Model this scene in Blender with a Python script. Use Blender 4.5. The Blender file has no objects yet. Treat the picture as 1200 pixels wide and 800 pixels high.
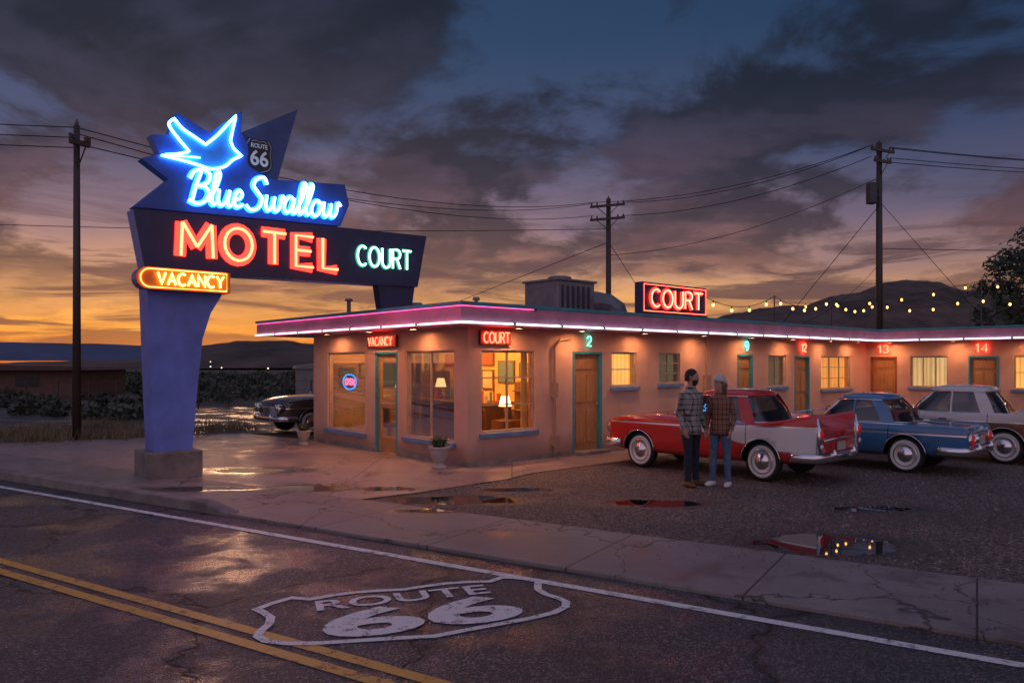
import bpy, bmesh, math, random
from mathutils import Vector, Matrix, noise
random.seed(7)
scene=bpy.context.scene
COL=scene.collection
R=math.radians
# ------------------------------------------------------------ node helpers
def c4(c): return (c[0],c[1],c[2],1.0)
class N:
    def __init__(s,tree): s.t=tree
    def new(s,typ,**kw):
        n=s.t.nodes.new(typ)
        for k,v in kw.items(): setattr(n,k,v)
        return n
    def set(s,sock,v):
        if v is None: return
        if isinstance(v,bpy.types.NodeSocket): s.t.links.new(v,sock)
        elif isinstance(v,(tuple,list)) and len(v)==3 and sock.type=='RGBA': sock.default_value=c4(v)
        else: sock.default_value=v
    def m(s,op,a,b=None,c=None,clamp=False):
        n=s.new('ShaderNodeMath',operation=op,use_clamp=clamp)
        s.set(n.inputs[0],a); s.set(n.inputs[1],b); s.set(n.inputs[2],c)
        return n.outputs[0]
    def vm(s,op,a,b=None):
        n=s.new('ShaderNodeVectorMath',operation=op)
        s.set(n.inputs[0],a); s.set(n.inputs[1],b)
        return n.outputs['Value'] if op in('LENGTH','DOT_PRODUCT','DISTANCE') else n.outputs[0]
    def mix(s,f,a,b,blend='MIX'):
        n=s.new('ShaderNodeMix',data_type='RGBA',blend_type=blend)
        s.set(n.inputs[0],f); s.set(n.inputs[6],a); s.set(n.inputs[7],b)
        return n.outputs[2]
    def noise(s,vec,scale=5,detail=4,rough=.55,dist=0):
        n=s.new('ShaderNodeTexNoise'); s.set(n.inputs['Vector'],vec)
        n.inputs['Scale'].default_value=scale; n.inputs['Detail'].default_value=detail
        n.inputs['Roughness'].default_value=rough; n.inputs['Distortion'].default_value=dist
        return n.outputs[0]
    def vor(s,vec,scale,feature='F1',out='Distance'):
        n=s.new('ShaderNodeTexVoronoi',feature=feature); s.set(n.inputs['Vector'],vec)
        n.inputs['Scale'].default_value=scale
        return n.outputs[out]
    def ramp(s,f,stops):
        n=s.new('ShaderNodeValToRGB'); s.set(n.inputs[0],f)
        e=n.color_ramp.elements
        while len(e)<len(stops): e.new(.5)
        for el,(p,c) in zip(e,stops):
            el.position=p; el.color=c4(c) if isinstance(c,(tuple,list)) else (c,c,c,1)
        return n.outputs[0]
    def step(s,x,lo,hi):   # smoothstep
        n=s.new('ShaderNodeMapRange',interpolation_type='SMOOTHSTEP',clamp=True)
        s.set(n.inputs[0],x); s.set(n.inputs[1],lo); s.set(n.inputs[2],hi)
        return n.outputs[0]
    def sep(s,v):
        n=s.new('ShaderNodeSeparateXYZ'); s.set(n.inputs[0],v); return n.outputs[0],n.outputs[1],n.outputs[2]
    def comb(s,x,y,z):
        n=s.new('ShaderNodeCombineXYZ'); s.set(n.inputs[0],x); s.set(n.inputs[1],y); s.set(n.inputs[2],z); return n.outputs[0]
    def bump(s,h,strength=.3,dist=.02):
        n=s.new('ShaderNodeBump'); s.set(n.inputs['Height'],h)
        s.set(n.inputs['Strength'],strength); n.inputs['Distance'].default_value=dist
        return n.outputs[0]
def newmat(name):
    m=bpy.data.materials.new(name); m.use_nodes=True
    n=N(m.node_tree); b=m.node_tree.nodes['Principled BSDF']
    tc=n.new('ShaderNodeTexCoord'); geo=n.new('ShaderNodeNewGeometry')
    return m,n,b,tc.outputs['Object'],geo.outputs['Position']
def mat(name,col,rough=.6,metal=0,var=.15,scale=4,bump=0,bscale=40,coat=0,emis=None,es=0,rv=.1,trans=0):
    m,n,b,ob,pos=newmat(name)
    f=n.noise(ob,scale,5)
    lo=tuple(x*(1-var) for x in col); hi=tuple(min(1,x*(1+var)) for x in col)
    n.set(b.inputs['Base Color'],n.ramp(f,[(.3,lo),(.7,hi)]))
    n.set(b.inputs['Roughness'],n.m('ADD',rough-rv/2,n.m('MULTIPLY',f,rv)))
    b.inputs['Metallic'].default_value=metal
    b.inputs['Coat Weight'].default_value=coat; b.inputs['Coat Roughness'].default_value=.05
    if bump: n.set(b.inputs['Normal'],n.bump(n.noise(ob,bscale,5),bump,.02))
    if emis:
        b.inputs['Emission Color'].default_value=c4(emis); b.inputs['Emission Strength'].default_value=es
    return m
def emat(name,col,strength):
    m=bpy.data.materials.new(name); m.use_nodes=True
    t=m.node_tree; t.nodes.remove(t.nodes['Principled BSDF'])
    e=t.nodes.new('ShaderNodeEmission'); e.inputs[0].default_value=c4(col); e.inputs[1].default_value=strength
    t.links.new(e.outputs[0],t.nodes['Material Output'].inputs[0]); return m
def glassmat(name,tint=(.95,.96,.96),refl=.0,rough=.02):
    m=bpy.data.materials.new(name); m.use_nodes=True
    t=m.node_tree; t.nodes.remove(t.nodes['Principled BSDF']); n=N(t)
    tr=n.new('ShaderNodeBsdfTransparent'); tr.inputs[0].default_value=c4(tint)
    gl=n.new('ShaderNodeBsdfGlossy'); gl.inputs['Roughness'].default_value=rough
    fr=n.new('ShaderNodeFresnel'); fr.inputs[0].default_value=1.45
    mx=n.new('ShaderNodeMixShader')
    n.set(mx.inputs[0],n.m('ADD',n.m('MULTIPLY',fr.outputs[0],.8),refl*.3,clamp=True))
    t.links.new(tr.outputs[0],mx.inputs[1]); t.links.new(gl.outputs[0],mx.inputs[2])
    t.links.new(mx.outputs[0],t.nodes['Material Output'].inputs[0]); return m
# ------------------------------------------------------------ mesh builder
class MB:
    def __init__(s): s.v=[];s.f=[];s.m=[]
    def add(s,vs,fs,mi=0):
        o=len(s.v); s.v+= [tuple(v) for v in vs]
        for f in fs: s.f.append([i+o for i in f]); s.m.append(mi)
    def box(s,x0,x1,y0,y1,z0,z1,mi=0,F=None):
        vs=[(x,y,z) for x in(x0,x1) for y in(y0,y1) for z in(z0,z1)]
        if F: vs=[F(*v) for v in vs]
        s.add(vs,[(0,1,3,2),(4,6,7,5),(0,4,5,1),(2,3,7,6),(0,2,6,4),(1,5,7,3)],mi)
    def prism(s,pts,d0,d1,F=None,mi=0,side=None):
        F=F or (lambda x,y,z:(x,y,z)); n=len(pts)
        vs=[F(x,d0,z) for x,z in pts]+[F(x,d1,z) for x,z in pts]
        s.add(vs,[list(range(n)),list(range(2*n-1,n-1,-1))],mi)
        s.add(vs,[[i,(i+1)%n,n+(i+1)%n,n+i] for i in range(n)],mi if side is None else side)
    def tube(s,pts,r,n=8,closed=False,mi=0,caps=True,up=None,ry=None):
        pts=[Vector(p) for p in pts]; k=len(pts)
        rs=r if isinstance(r,(list,tuple)) else [r]*k
        rys=ry if isinstance(ry,(list,tuple)) else ([ry]*k if ry else rs)
        T=[]
        for i in range(k):
            if closed: t=pts[(i+1)%k]-pts[i-1]
            else: t=pts[min(i+1,k-1)]-pts[max(i-1,0)]
            if t.length<1e-9: t=Vector((0,0,1))
            T.append(t.normalized())
        a=Vector(up) if up else (Vector((0,0,1)) if abs(T[0].z)<.9 else Vector((1,0,0)))
        nx=(a-T[0]*a.dot(T[0])).normalized(); vs=[]
        for i in range(k):
            nx=nx-T[i]*nx.dot(T[i])
            if nx.length<1e-6: nx=T[i].orthogonal()
            nx.normalize(); ny=T[i].cross(nx)
            for j in range(n):
                an=2*math.pi*j/n
                vs.append(pts[i]+nx*math.cos(an)*rs[i]+ny*math.sin(an)*rys[i])
        fs=[]
        for i in range(k if closed else k-1):
            i2=(i+1)%k
            for j in range(n): fs.append((i*n+j,i*n+(j+1)%n,i2*n+(j+1)%n,i2*n+j))
        if caps and not closed: fs+= [list(range(n))[::-1],[(k-1)*n+j for j in range(n)]]
        s.add(vs,fs,mi)
    def rings(s,rings,mi=0,caps=True,closed_ring=True):
        n=len(rings[0]); vs=[p for r in rings for p in r]; fs=[]
        for i in range(len(rings)-1):
            for j in range(n if closed_ring else n-1):
                fs.append((i*n+j,i*n+(j+1)%n,(i+1)*n+(j+1)%n,(i+1)*n+j))
        if caps: fs+=[list(range(n))[::-1],[(len(rings)-1)*n+j for j in range(n)]]
        s.add(vs,fs,mi)
    def lathe(s,prof,c=(0,0,0),n=20,axis='Z',mi=0):
        c=Vector(c); rg=[]
        for r,h in prof:
            ring=[]
            for j in range(n):
                a=2*math.pi*j/n; x,y=r*math.cos(a),r*math.sin(a)
                ring.append(c+Vector((x,y,h) if axis=='Z' else ((x,h,y) if axis=='Y' else (h,x,y))))
            rg.append(ring)
        s.rings(rg,mi)
    def sphere(s,c,r,n=10,mi=0,sc=(1,1,1)):
        c=Vector(c); k=max(4,n//2+1)
        rg=[]
        for i in range(k+1):
            ph=math.pi*i/k; rr=max(math.sin(ph),.01)
            rg.append([c+Vector((r*sc[0]*rr*math.cos(2*math.pi*j/n),r*sc[1]*rr*math.sin(2*math.pi*j/n),-r*sc[2]*math.cos(ph))) for j in range(n)])
        s.rings(rg,mi)
    def obj(s,name,mats,parent=None,smooth=False,bevel=0,sub=0,loc=None,rot=None,fixn=True):
        me=bpy.data.meshes.new(name); me.from_pydata(s.v,[],s.f)
        for m_ in (mats if isinstance(mats,(list,tuple)) else [mats]): me.materials.append(m_)
        for p,mi in zip(me.polygons,s.m): p.material_index=mi; p.use_smooth=smooth
        if fixn:
            bm=bmesh.new(); bm.from_mesh(me); bmesh.ops.recalc_face_normals(bm,faces=bm.faces); bm.to_mesh(me); bm.free()
        o=bpy.data.objects.new(name,me); COL.objects.link(o)
        if parent: o.parent=parent
        if loc: o.location=loc
        if rot: o.rotation_euler=rot
        if bevel:
            b=o.modifiers.new('b','BEVEL'); b.width=bevel; b.segments=2; b.limit_method='ANGLE'
        if sub:
            b=o.modifiers.new('s','SUBSURF'); b.levels=sub; b.render_levels=sub
        return o
def empty(name,loc=(0,0,0),rz=0):
    o=bpy.data.objects.new(name,None); COL.objects.link(o); o.location=loc; o.rotation_euler=(0,0,rz); return o
def cr(pts,closed=False,n=6):  # catmull-rom
    P=[Vector(p) for p in pts]; k=len(P); out=[]
    seg=k if closed else k-1
    for i in range(seg):
        p0=P[i-1] if (closed or i>0) else P[0]*2-P[1]
        p1=P[i]; p2=P[(i+1)%k]
        p3=P[(i+2)%k] if (closed or i+2<k) else P[-1]*2-P[-2]
        for j in range(n):
            t=j/n
            out.append(.5*((2*p1)+(p2-p0)*t+(2*p0-5*p1+4*p2-p3)*t*t+(3*p1-p0-3*p2+p3)*t**3))
    if not closed: out.append(P[-1])
    return out
def bake(o):
    dg=bpy.context.evaluated_depsgraph_get(); dg.update()
    me=bpy.data.meshes.new_from_object(o.evaluated_get(dg)); old=o.data
    o.modifiers.clear(); o.data=me; bpy.data.meshes.remove(old); return o
def text(name,body,width,height,mt,parent,M,extrude=.003,offset=0):
    cu=bpy.data.curves.new(name,'FONT'); cu.body=body; cu.size=1; cu.extrude=extrude; cu.offset=offset
    cu.align_x='LEFT'; cu.resolution_u=4
    o=bpy.data.objects.new(name,cu); COL.objects.link(o); bpy.context.view_layer.update()
    me=bpy.data.meshes.new_from_object(o.evaluated_get(bpy.context.evaluated_depsgraph_get()))
    bpy.data.objects.remove(o)
    xs=[v.co.x for v in me.vertices]; ys=[v.co.y for v in me.vertices]
    w=max(xs)-min(xs); h=max(ys)-min(ys)
    x0,y0=min(xs),min(ys)
    for v in me.vertices:
        v.co.x=(v.co.x-x0)/w*width-width/2; v.co.y=(v.co.y-y0)/h*height-height/2
    me.materials.clear(); me.materials.append(mt)
    o=bpy.data.objects.new(name,me); COL.objects.link(o)
    if parent: o.parent=parent
    o.matrix_local=M; return o
# ------------------------------------------------------------ neon strokes
def arc(cx,cy,rx,ry,a0,a1,n=10): return [(cx+rx*math.cos(R(a0+(a1-a0)*i/n)),cy+ry*math.sin(R(a0+(a1-a0)*i/n))) for i in range(n+1)]
G={
'M':(.92,[[(0,0),(.04,1)],[(.04,1),(.46,.3)],[(.46,.3),(.88,1)],[(.88,1),(.92,0)]]),
'O':(.85,[arc(.425,.5,.425,.5,0,360,20)]),
'T':(.75,[[(0,1),(.75,1)],[(.375,1),(.375,0)]]),
'E':(.6,[[(.6,1),(0,1),(0,0),(.6,0)],[(0,.52),(.52,.52)]]),
'L':(.55,[[(0,1),(0,0),(.55,0)]]),
'C':(.75,[arc(.42,.5,.42,.5,50,310,14)]),
'U':(.7,[[(0,1),(0,.35)]+arc(.35,.33,.35,.33,180,360,8)+[(.7,.35),(.7,1)]]),
'R':(.65,[[(0,0),(0,1),(.38,1)]+arc(.38,.76,.26,.24,90,-90,6)+[(0,.52)],[(.35,.52),(.65,0)]]),
'V':(.72,[[(0,1),(.36,0),(.72,1)]]),
'A':(.76,[[(0,0),(.38,1),(.76,0)],[(.14,.35),(.62,.35)]]),
'N':(.7,[[(0,0),(0,1),(.7,0),(.7,1)]]),
'Y':(.7,[[(0,1),(.35,.5),(.7,1)],[(.35,.5),(.35,0)]]),
'P':(.62,[[(0,0),(0,1),(.35,1)]+arc(.35,.75,.26,.25,90,-90,6)+[(0,.5)]]),
'1':(.3,[[(0,.8),(.2,1),(.2,0)]]),
'2':(.6,[arc(.3,.7,.28,.3,170,-30,8)+[(0,0),(.6,0)]]),
'3':(.6,[arc(.28,.75,.27,.25,150,-80,7)+arc(.28,.26,.3,.26,80,-150,8)]),
'4':(.6,[[(.45,0),(.45,1),(0,.3),(.6,.3)]]),
'9':(.58,[arc(.28,.7,.28,.3,0,360,12),[(.56,.7),(.5,.3),(.3,0)]]),
' ':(.4,[])}
def neon_text(mb,txt,x0,x1,z0,z1,F,r,mi=0,gap=.22,flat=1,n=6):
    tot=sum(G[c][0] for c in txt)+gap*(len(txt)-1); sx=(x1-x0)/tot; sz=z1-z0; x=0
    for ch in txt:
        w,st=G[ch]
        for s in st:
            p=[Vector(F(x0+(x+a)*sx,0,z0+b*sz)) for a,b in s]
            up=Vector(F(0,1,0))-Vector(F(0,0,0))
            if len(p)>2 and (p[0]-p[-1]).length<1e-4: mb.tube(p[:-1],r*flat,n,True,mi,up=up,ry=r)
            else: mb.tube(p,r*flat,n,False,mi,up=up,ry=r)
        x+=w+gap
SCR={
'B':(.62,[[(.24,.96),(.15,.5),(.1,.02)],[(-.06,.72),(.04,.93),(.3,1.02),(.52,.9),(.5,.66),(.3,.53),(.19,.52)],[(.19,.52),(.45,.5),(.58,.3),(.48,.06),(.25,-.02),(.0,.06)]]),
'l':(.26,[[(-.03,.08),(.13,.45),(.22,.9),(.15,1.02),(.08,.85),(.07,.2),(.14,0),(.27,.1)]]),
'u':(.48,[[(0,.48),(.02,.15),(.12,0),(.26,.12),(.34,.48)],[(.34,.48),(.33,.12),(.4,0),(.5,.1)]]),
'e':(.36,[[(0,.2),(.2,.26),(.28,.4),(.17,.52),(.06,.38),(.05,.15),(.17,0),(.36,.1)]]),
'S':(.62,[[(.58,.82),(.44,1.02),(.2,.95),(.13,.74),(.3,.54),(.48,.33),(.4,.05),(.15,-.04),(-.03,.1)]]),
'w':(.64,[[(0,.48),(.02,.12),(.12,0),(.24,.15),(.28,.45)],[(.28,.45),(.29,.12),(.39,0),(.51,.15),(.54,.5),(.66,.4)]]),
'a':(.48,[[(.32,.42),(.2,.52),(.05,.38),(.03,.12),(.13,0),(.26,.1),(.34,.48)],[(.34,.48),(.33,.1),(.4,0),(.5,.1)]]),
'o':(.46,[[(.2,.52),(.05,.38),(.03,.12),(.17,-.02),(.33,.12),(.33,.38),(.2,.52),(.34,.42),(.48,.44)]]),
' ':(.12,[])}
def script_text(mb,txt,x0,x1,z0,h,y,r,flat=1,mi=0,slope=0):
    tot=sum(SCR[c][0] for c in txt); sx=(x1-x0)/tot; x=0
    for ch in txt:
        w,st=SCR[ch]
        for s in st:
            p=[]
            for a,b in s:
                X=x0+(x+a+b*.16)*sx; p.append((X,y,z0+b*h+slope*(X-x0)))
            mb.tube(cr(p,n=4),r*flat,6,False,mi,up=(0,1,0),ry=r)
        x+=w
# ------------------------------------------------------------ common materials
def mk_stucco():
    m,n,b,ob,pos=newmat('stucco')
    x,y,z=n.sep(ob)
    big=n.noise(ob,1.3,6,.65); fine=n.noise(ob,60,3,.7)
    streak=n.noise(n.vm('MULTIPLY',ob,(3,3,.7)),1.5,4)
    col=n.ramp(big,[(.3,(.60,.34,.245)),(.7,(.74,.45,.335))])
    col=n.mix(n.m('MULTIPLY',n.step(streak,.55,.75),.18),col,(.38,.21,.16))
    dirt=n.m('MULTIPLY',n.step(n.m('ADD',z,n.m('MULTIPLY',big,-.5)),.3,-.2),.65)
    col=n.mix(dirt,col,(.2,.13,.10))
    n.set(b.inputs['Base Color'],col); b.inputs['Roughness'].default_value=.85
    n.set(b.inputs['Normal'],n.bump(n.m('ADD',fine,n.m('MULTIPLY',big,1.5)),.5,.02))
    return m
M_stucco=mk_stucco()
M_chrome=mat('chrome',(.75,.75,.78),.14,1,.05)
M_black=mat('black_rubber',(.02,.02,.02),.7,0,.2,10)
M_darkmetal=mat('dark_metal',(.08,.08,.09),.5,.6,.2)
def mk_wood(name,c1,c2,sc=(8,8,1)):
    m,n,b,ob,pos=newmat(name)
    f=n.noise(n.vm('MULTIPLY',ob,sc),3,6,.6,1.2)
    n.set(b.inputs['Base Color'],n.ramp(f,[(.3,c1),(.7,c2)])); b.inputs['Roughness'].default_value=.45
    n.set(b.inputs['Normal'],n.bump(f,.15,.01)); return m
M_wood=mk_wood('door_wood',(.36,.15,.05),(.58,.29,.11))
M_pole=mk_wood('pole_wood',(.035,.024,.018),(.08,.055,.04),(20,20,1))
M_glass=glassmat('window_glass')
M_teal=mat('teal_paint',(.05,.3,.36),.5,0,.2)
M_bluetrim=mat('blue_trim',(.14,.24,.42),.5,0,.2)
M_concrete_b=mat('base_concrete',(.24,.2,.18),.85,0,.35,3,.5,40)
# ------------------------------------------------------------ camera
cam=bpy.data.cameras.new('camera'); co=bpy.data.objects.new('camera',cam); COL.objects.link(co)
co.location=(0,0,1.9); co.rotation_euler=(R(90),0,0); cam.lens=26.5; cam.sensor_width=36; cam.shift_y=.0208
cam.clip_end=20000; scene.camera=co
scene.view_settings.view_transform='Standard'; scene.view_settings.look='None'; scene.view_settings.exposure=0
# ------------------------------------------------------------ world
w=bpy.data.worlds.new('World'); scene.world=w; w.use_nodes=True
def world():
    t=w.node_tree; n=N(t); bg=t.nodes['Background']
    d=n.new('ShaderNodeTexCoord').outputs['Generated']; d=n.vm('NORMALIZE',d)
    x,y,z=n.sep(d); zc=n.m('MAXIMUM',z,0)
    az=n.vm('DOT_PRODUCT',d,Vector((-.36,.933,0)))
    g=n.step(az,.35,1.0)
    den=n.m('ADD',zc,.20)
    P=n.comb(n.m('DIVIDE',x,den),n.m('DIVIDE',n.m('MULTIPLY',y,1.0),den),0)
    warp=n.noise(P,1.1,3)
    e=n.m('ADD',zc,n.m('MULTIPLY',n.m('MULTIPLY',n.m('SUBTRACT',warp,.5),.14),n.m('MINIMUM',1.0,n.m('MULTIPLY',zc,5))))
    warm=n.ramp(e,[(0,(.80,.20,.03)),(.04,(.98,.38,.07)),(.08,(.88,.42,.14)),(.125,(.52,.27,.19)),(.18,(.25,.16,.21)),(.26,(.065,.08,.17)),(.4,(.022,.055,.13)),(.6,(.015,.04,.10))])
    cool=n.ramp(e,[(0,(.36,.15,.10)),(.06,(.44,.21,.15)),(.12,(.22,.135,.155)),(.19,(.062,.07,.145)),(.3,(.012,.036,.095)),(.6,(.007,.02,.058))])
    sky=n.mix(g,cool,warm)
    c1=n.noise(n.vm('ADD',P,(3.1,.4,0)),1.25,7,.60,.35)
    c1b=n.noise(n.vm('ADD',P,(3.0,.62,0)),1.25,4,.60,.35)
    c2=n.noise(n.vm('ADD',P,(7,2,0)),3.2,5,.62,.5)
    mask=n.step(n.m('ADD',c1,n.m('MULTIPLY',n.m('SUBTRACT',c2,.5),.24)),.395,.515)
    lit=n.step(n.m('SUBTRACT',c1,c1b),-.03,.10)
    cd=n.ramp(zc,[(0,(.13,.055,.05)),(.07,(.115,.055,.06)),(.15,(.062,.037,.056)),(.23,(.028,.024,.048)),(.34,(.010,.014,.032)),(.6,(.007,.011,.025))])
    cl=n.ramp(zc,[(0,(.7,.26,.10)),(.08,(.58,.24,.14)),(.15,(.29,.13,.13)),(.22,(.12,.072,.115)),(.30,(.042,.040,.08)),(.5,(.016,.025,.056))])
    cl=n.mix(n.m('MULTIPLY',n.m('SUBTRACT',1,g),.7),cl,cd)
    cloud=n.mix(n.m('MULTIPLY',lit,n.m('MULTIPLY_ADD',c2,1.2,.1,clamp=True)),cd,cl)
    cloud=n.mix(1,cloud,n.ramp(c2,[(.3,.70),(.7,1.0)]),'MULTIPLY')
    amt=n.m('MULTIPLY',mask,n.ramp(zc,[(0,.1),(.06,.4),(.13,.85),(.2,.95),(1,.97)]))
    sky=n.mix(amt,sky,cloud)
    at=n.m('ARCTAN2',x,y)
    S=n.comb(n.m('MULTIPLY',at,2.6),n.m('MULTIPLY',zc,24),0)
    s1=n.noise(S,1.5,6,.6,.8)
    sm=n.m('MULTIPLY',n.step(s1,.48,.59),n.ramp(zc,[(0,.5),(.05,.9),(.13,.85),(.22,0)]))
    sky=n.mix(sm,sky,n.ramp(zc,[(0,(.15,.06,.05)),(.1,(.12,.06,.07)),(.2,(.06,.04,.065))]))
    # added fill: out-of-view sky behind camera and overhead, brightened to light the scene
    back_fill=n.m('MAXIMUM',n.step(y,.15,-.45),n.step(z,.55,.85))
    sky=n.mix(back_fill,sky,n.ramp(zc,[(0,(.50,.33,.37)),(.25,(.42,.31,.40)),(.6,(.25,.25,.41)),(1,(.14,.16,.31))]))
    nis=n.new('ShaderNodeTexSky',sky_type='NISHITA'); nis.sun_disc=False; nis.sun_elevation=R(1.0); nis.sun_rotation=R(-21)
    sc=n.new('ShaderNodeMix',data_type='RGBA',blend_type='ADD'); sc.inputs[0].default_value=.01
    n.set(sc.inputs[6],sky); n.set(sc.inputs[7],nis.outputs[0])
    low=n.step(z,0,-.02)
    fin=n.mix(low,sc.outputs[2],(.03,.02,.02))
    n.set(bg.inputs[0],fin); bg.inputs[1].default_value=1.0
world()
sl=bpy.data.lights.new('sun','SUN'); so=bpy.data.objects.new('sun',sl); COL.objects.link(so)
sl.energy=.12; sl.angle=R(8); sl.color=(1,.55,.3)
so.rotation_euler=Vector((-.36,.93,.05)).to_track_quat('Z','Y').to_euler()
# ------------------------------------------------------------ ground
def pudmask(n,pos,puds,soft=.18,amp=.7,sc=1.6):
    x,y,z=n.sep(pos); nz=n.m('MULTIPLY',n.m('SUBTRACT',n.noise(pos,sc,5,.6),.5),amp*2); best=None
    for (cx,cy,rx,ry) in puds:
        dx=n.m('DIVIDE',n.m('SUBTRACT',x,cx),rx); dy=n.m('DIVIDE',n.m('SUBTRACT',y,cy),ry)
        l=n.m('SQRT',n.m('ADD',n.m('MULTIPLY',dx,dx),n.m('MULTIPLY',dy,dy)))
        best=l if best is None else n.m('MINIMUM',best,l)
    v=n.m('ADD',best,nz)
    return n.step(v,1,1-soft), n.step(v,1.7,1.0)
def mk_gravel():
    m,n,b,ob,pos=newmat('gravel_ground')
    v=n.new('ShaderNodeTexVoronoi'); n.set(v.inputs['Vector'],pos); v.inputs['Scale'].default_value=30
    v2=n.vor(pos,75); big=n.noise(pos,.5,6,.6); med=n.noise(pos,4,6,.65)
    cell=n.sep(v.outputs['Color'])[0]
    col=n.ramp(cell,[(.1,(.09,.067,.06)),(.5,(.20,.15,.13)),(.9,(.36,.28,.24))])
    col=n.mix(n.step(v.outputs['Distance'],.35,.75),col,(.05,.037,.032))
    col=n.mix(n.m('MULTIPLY',n.step(med,.45,.65),.5),col,(.19,.13,.10))
    col=n.mix(n.m('MULTIPLY',n.step(big,.4,.62),.45),col,(.08,.057,.05))
    p,damp=pudmask(n,pos,[(3.35,7.88,.95,.5),(1.55,7.85,.42,.16),(-.85,10.45,1.0,.36),(1.9,10.2,.75,.28),(4.7,9.8,.6,.22),(.1,11.3,.6,.2)])
    col=n.mix(n.m('MULTIPLY',damp,.55),col,(.035,.026,.024)); col=n.mix(p,col,(.012,.01,.01))
    n.set(b.inputs['Base Color'],col)
    n.set(b.inputs['Roughness'],n.m('MULTIPLY_ADD',n.m('SUBTRACT',1,p),n.m('SUBTRACT',.7,n.m('MULTIPLY',damp,.35)),.02))
    h=n.m('ADD',n.m('MULTIPLY',v.outputs['Distance'],-1),n.m('ADD',n.m('MULTIPLY',v2,-.5),n.m('MULTIPLY',med,1.5)))
    n.set(b.inputs['Normal'],n.bump(n.m('MULTIPLY',h,n.m('SUBTRACT',1,p)),.9,.025))
    return m
def mk_concrete(name,jx,jy,puds,c1=(.17,.135,.125),c2=(.31,.26,.235),wet=.0):
    m,n,b,ob,pos=newmat(name); x,y,z=n.sep(ob)
    big=n.noise(pos,.7,7,.65); fine=n.noise(pos,70,3)
    col=n.ramp(n.m('ADD',big,n.m('MULTIPLY',n.m('SUBTRACT',fine,.5),.4)),[(.3,c1),(.7,c2)])
    def joint(c,s):
        f=n.m('ABSOLUTE',n.m('SUBTRACT',n.m('FRACT',n.m('DIVIDE',c,s)),.5)); return n.step(f,.5-.012/s,.5-.004/s)
    j=n.m('MAXIMUM',joint(x,jx),joint(y,jy)) if jy else joint(x,jx)
    wv=n.vm('ADD',pos,n.comb(n.noise(pos,2,4),n.noise(n.vm('ADD',pos,(9,9,9)),2,4),0))
    cr_=n.step(n.vor(wv,.55,'DISTANCE_TO_EDGE'),.010,.002)
    j=n.m('MAXIMUM',j,n.m('MULTIPLY',cr_,.8))
    col=n.mix(j,col,(.03,.025,.022))
    st=n.step(n.noise(pos,1.9,5,.7),.50,.66); col=n.mix(n.m('MULTIPLY',st,.55),col,(.08,.058,.052))
    p,damp=pudmask(n,pos,puds,.3)
    col=n.mix(n.m('MULTIPLY',damp,.55),col,(.05,.038,.035)); col=n.mix(p,col,(.02,.016,.015))
    n.set(b.inputs['Base Color'],col)
    rg=n.m('SUBTRACT',n.m('SUBTRACT',n.m('MULTIPLY_ADD',big,.35,.38-wet),n.m('MULTIPLY',damp,.15)),n.m('MULTIPLY',st,.18))
    n.set(b.inputs['Roughness'],n.m('MULTIPLY_ADD',n.m('SUBTRACT',1,p),rg,.03))
    h=n.m('SUBTRACT',n.m('ADD',n.m('MULTIPLY',fine,.4),big),n.m('MULTIPLY',j,1.5))
    n.set(b.inputs['Normal'],n.bump(n.m('MULTIPLY',h,n.m('SUBTRACT',1,p)),.25,.02))
    return m
def mk_asphalt():
    m,n,b,ob,pos=newmat('asphalt')
    v=n.new('ShaderNodeTexVoronoi'); n.set(v.inputs['Vector'],pos); v.inputs['Scale'].default_value=70
    cell=n.sep(v.outputs['Color'])[0]; big=n.noise(pos,.6,6,.6)
    col=n.ramp(cell,[(.2,(.036,.031,.031)),(.7,(.075,.064,.06)),(.97,(.24,.21,.2))])
    col=n.mix(n.m('MULTIPLY',n.step(big,.4,.65),.5),col,(.035,.03,.03))
    wv=n.vm('ADD',pos,n.comb(n.noise(pos,1.5,5),n.noise(n.vm('ADD',pos,(9,9,9)),1.5,5),0))
    e=n.vor(wv,.38,'DISTANCE_TO_EDGE'); crk=n.step(e,.011,.002)
    band=n.m('MULTIPLY',n.step(e,.035,.012),.4)
    col=n.mix(band,col,(.018,.015,.015)); col=n.mix(crk,col,(.006,.005,.005))
    n.set(b.inputs['Base Color'],col)
    wet=n.step(n.noise(pos,.9,6,.62),.46,.60)
    n.set(b.inputs['Roughness'],n.m('SUBTRACT',.56,n.m('MULTIPLY',wet,.34)))
    h=n.m('SUBTRACT',n.m('MULTIPLY',v.outputs['Distance'],-1),n.m('MULTIPLY',crk,2))
    n.set(b.inputs['Normal'],n.bump(h,n.m('SUBTRACT',.6,n.m('MULTIPLY',wet,.35)),.012))
    return m
def mk_paint(name,c):
    m,n,b,ob,pos=newmat(name)
    f=n.noise(pos,9,7,.75); f2=n.noise(pos,60,3,.7)
    k=n.step(n.m('ADD',f,n.m('MULTIPLY',f2,.35)),.83,.70)
    n.set(b.inputs['Base Color'],n.mix(k,(.06,.052,.05),c)); b.inputs['Roughness'].default_value=.5
    n.set(b.inputs['Normal'],n.bump(f2,.4,.01)); return m
def mk_dirt():
    m,n,b,ob,pos=newmat('desert_dirt')
    f=n.noise(pos,.15,8,.65); g=n.noise(pos,6,5,.7)
    col=n.ramp(n.m('ADD',f,n.m('MULTIPLY',n.m('SUBTRACT',g,.5),.6)),[(.3,(.06,.05,.035)),(.7,(.16,.12,.08))])
    n.set(b.inputs['Base Color'],col); b.inputs['Roughness'].default_value=.9
    n.set(b.inputs['Normal'],n.bump(g,.6,.05)); return m
M_gravel=mk_gravel(); M_asphalt=mk_asphalt()
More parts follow.
